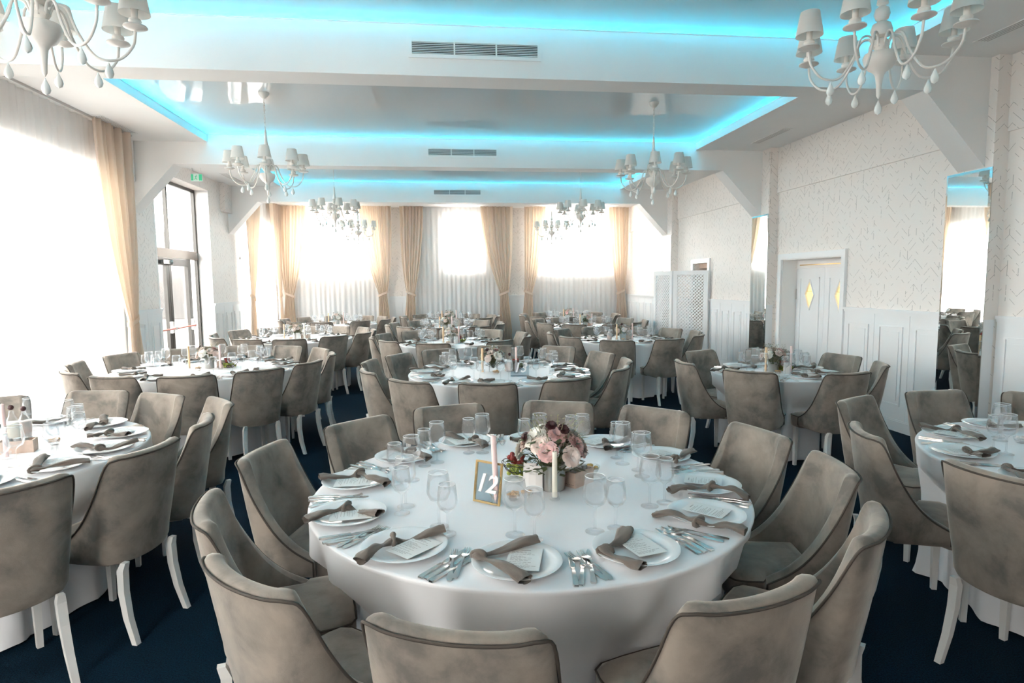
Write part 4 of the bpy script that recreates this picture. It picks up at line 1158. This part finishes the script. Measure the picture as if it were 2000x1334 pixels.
for key, cx, cy_, Rt, chairs, words_, lod in TABLES:
    rnd = random.Random(key)
    cl = cloth_mesh(Rt, [(a, r - .33 - .178) for a, r in chairs], key, folds=int(20 * Rt)).obj('tablecloth', 'cloth', smooth=True, fix=False)
    cl.location = (cx, cy_, 0)
    tag(cl, 'floor-length white cloth over ' + words_, 'tablecloth', 'white round tablecloths')
    ck = clocks([a for a, _ in chairs])
    for a, r in chairs:
        rr = r - .33; q = R(a)
        p = Vector((cx + rr * math.cos(q), cy_ + rr * math.sin(q), 0))
        tip = p + Vector((.2 * math.cos(q), .2 * math.sin(q), .8))
        if not (in_view(tip, .02) or in_view(p + Vector((0, 0, .45)), .03)): continue
        o = chair0 if not chair_used[0] else dup(chair0)
        chair_used[0] = True
        o.location = p; o.rotation_euler = (0, 0, q + PI / 2 + R(rnd.uniform(-4, 4)))
        hrs = ck[a]
        tag(o, "taupe velvet chair%s at %s o'clock of %s" % ((' ' + LOOK[hrs]) if hrs in LOOK and key in 'AB' else '', hrs, words_), 'chair', 'taupe dining chairs')
    # places
    if key == 'A': angs = [229, 259, 290, 324, 351, 25, 51, 80, 108, 138, 169, 199]; pr = [.75, .74, .73, .74, .75, .78, .79, .75, .79, .75, .76, .76]
    else:
        angs = [a for a, _ in chairs]; pr = [Rt - .15] * len(angs)
    if key in 'C': angs = [87, 56, 26, 0, 336, 312, 285, 116]
    if key in 'CL': pr = [Rt - .15] * 9
    if key == 'L': angs = [127, 160, 193, 226, 95]
    ck = clocks(angs)
    AG = [((-.02, 2.15), (.01, 2.08)), ((.24, 2.04), (.30, 1.99)), ((.52, 2.03), (.60, 2.05)), ((.79, 2.24), (.86, 2.27)), ((.88, 2.60), (.89, 2.69)), ((.85, 2.80), (.85, 2.90)),
          ((.70, 3.00), (.66, 3.08)), ((.49, 3.05), (.41, 3.04)), ((.20, 3.09), (.13, 3.10)), ((-.03, 2.95), (-.09, 2.90)), ((-.14, 2.69), (-.21, 2.66)), ((-.15, 2.37), (-.16, 2.30))]
    for i, a in enumerate(angs):
        q = R(a); er = Vector((math.cos(q), math.sin(q), 0)); et = Vector((-math.sin(q), math.cos(q), 0))
        c = Vector((cx, cy_, TZ)); pc = c + er * pr[i]; rz = q + PI / 2
        at = "at %s o'clock of %s" % (ck[a], words_)
        if in_view(pc, .03):
            pl = inst(plate_me, 'plate', pc + Vector((0, 0, .0008)), rnd.uniform(0, 6)); tag(pl, 'white dinner plate ' + at, 'plate', 'white dinner plates')
            kk = a if key == 'A' else rnd.choice(nap_keys)
            nrz = rz if key == 'A' else rz + rnd.uniform(-.4, .4)
            npk = inst(nap_me[kk], 'napkin', pc + Vector((0, 0, -.002)), nrz); tag(npk, 'taupe knotted napkin ' + at, 'napkin', 'taupe knotted napkins')
            if lod > 1:
                off = er * (-.005) + et * (.03 + rnd.uniform(-.01, .01))
                mc = inst(menu_me, 'menu_card', pc + off + Vector((0, 0, .0185)), rz + rnd.uniform(-.35, .35))
                mc.scale = (.95, .95, 1)
                inst(print_me, 'print', (0, 0, 0), 0, mc); tag(mc, 'printed menu card ' + at, 'menu card', 'printed menu cards')
        # glasses
        if key == 'A': gp = [Vector((*AG[i][0], TZ)), Vector((*AG[i][1], TZ))]
        else:
            s = 1 if key in 'BDGIFN' else -1; b = c + er * (Rt - .36 if Rt > .83 else Rt - .33)
            gp = [b + et * s * .04, b + et * s * .115 + er * .02]
        for g_, me, rm, nm in zip(gp, (gl_big, gl_small), (rim_highlight_big, rim_highlight_small), ('larger', 'smaller')):
            g_ = g_ + Vector((0, 0, .0008))
            if in_view(g_ + Vector((0, 0, .1)), .02):
                go = inst(me, 'wine_glass', g_, rnd.uniform(0, 6)); inst(rm, 'rim_highlight', (0, 0, 0), 0, go)
                tag(go, '%s wine glass %s' % (nm, at), 'wine glass', 'stemmed glasses')
        if lod > 1 and in_view(pc, .0):
            sets = [('fork', fork_me, -.172, 'inner'), ('fork', fork_me, -.200, 'outer'), ('knife', knife_me, .172, 'inner'), ('knife', knife_me, .200, 'outer')]
            if key == 'A': sets += [('knife', knife_me, .226, 'outermost')]
            for nm, me, sx, wd in sets:
                if rnd.random() < .12 and key != 'A': continue
                j = rnd.uniform(-.09, .09); pos = pc + et * sx + er * (.01 + rnd.uniform(-.015, .015)) + Vector((0, 0, .001))
                o = inst(me, nm, pos, rz + j)
                tag(o, '%s steel %s %s' % (wd, nm, at), nm, 'steel %ss' % nm)
    # centrepiece
    if key == 'A':
        bouquet((.455, 2.50, TZ + .001), .3, 'bouquet of white peonies and pink blooms in a zinc pot, table 12', 3, 'metal', 1.22, 24, 'pwbpdbwpwbpwbwpd')
        candle((.205, 2.345, TZ), 'pink', .275, 'tall pale pink taper candle on the front table numbered 12', -.04)
        candle((.440, 2.365, TZ), 'wax', .195, 'shorter cream taper candle before the bouquet of table 12', 0)
        number_sign((.165, 2.36, TZ), R(-38), '12', True, 'brass framed glass sign with a white number 12', .125, .165)
        fruit_bowl((.345, 2.70, TZ), 'wire bowl of grapes left of the bouquet on table 12', 4)
        crate((.575, 2.55, TZ), R(40), 'pale wooden crate of lidded jars right of the bouquet, table 12')
        paper_bag((.385, 2.485, TZ), R(-20), 'small white paper bag before the bouquet on table 12')
        paper_bag((.365, 2.53, TZ), R(-28), 'second white paper bag, tucked behind the other on table 12')
        snack_bowl((.275, 2.385, TZ), 'nuts', .030, 'little glass bowl of nuts beside the brass number sign', 1)
        snack_bowl((.335, 2.41, TZ), 'nuts', .026, 'little glass bowl of nuts nearer the paper bag, table 12', 2)
        snack_bowl((.665, 2.67, TZ), 'chips', .040, 'bowl of yellow chips behind the wooden crate on table 12', 3)
        continue
    wt = words_
    def L(dx, dy): return (cx + dx, cy_ + dy, TZ)
    if key == 'C':
        candle((-2.20, 3.33, TZ), 'pink', .28, 'tall pale pink taper candle on ' + wt); crate((-2.235, 3.47, TZ), R(15), 'pale wooden crate near the pink candle of ' + wt, .16)
        bottle((-2.375, 3.66, TZ), 'round glass bottle with dark stopper on ' + wt, 1.2); bottle((-2.40, 3.80, TZ), 'slimmer bottle with dark flower stopper on ' + wt, 1.0)
        snack_bowl((-2.13, 3.60, TZ), 'nuts', .035, 'little bowl of nuts by the glasses of ' + wt); bouquet(L(-.12, .02), 0, 'flower arrangement in the middle of ' + wt, 9)
        continue
    if key == 'L':
        bottle((3.13, 2.80, TZ), 'glass bottle with dark stopper at the frame edge, on ' + wt, 1.0); snack_bowl((3.03, 2.86, TZ), 'kraft', .032, 'cream bowl beside the glasses on ' + wt)
        bouquet(L(.05, .02), 0, 'flower arrangement in the middle of ' + wt, 10); continue
    mode = 'metal' if key != 'B' else 'jar'
    k = .7 if Rt < .8 else 1
    bouquet(L(.0 - (.06 if key == 'B' else 0), .02), rnd.uniform(0, 6), 'bouquet of pale flowers at the centre of ' + wt, hash(key) % 7 + 3 if False else ord(key), mode, 1.05, 12, 'wbbwwbdbwbpb' if key in 'BDK' else 'bwpbbwbbdwpb')
    candle(L(-.17 * k, -.06), 'peach', .24, 'peach taper candle left of the bouquet on ' + wt)
    candle(L(.15 * k, -.10), 'pink' if key != 'E' else 'wax', .25, 'pale pink taper candle right of the bouquet on ' + wt if key != 'E' else 'pale taper candle right of the bouquet on ' + wt)
    crate(L(.13 * k, .08), R(rnd.uniform(-30, 30)), 'pale wooden crate behind the candles on ' + wt)
    snack_bowl(L(-.05, -.15), 'nuts', .036, 'little bowl of nuts before the bouquet on ' + wt, ord(key))
    if key in 'BDKG': fruit_bowl(L(.20 * k, .03) if key != 'B' else L(.2, .2), 'wire bowl of grapes beside the bouquet on ' + wt, ord(key))
    if key in 'BI': bottle(L(.10, .02) if key == 'B' else L(-.2, .05), 'pink bottle with dark stopper on ' + wt)
    if key == 'B': number_sign((.72, 5.62, TZ), R(-8), '13', False, 'clear acrylic sign with a white number 13', .17, .15)
    if key == 'K': paper_bag((3.19, 5.35, TZ), R(-10), 'white folded paper bag on ' + wt)
    if key in 'EGH': paper_bag(L(.06, -.14), R(15), 'white paper bag before the bouquet on ' + wt)
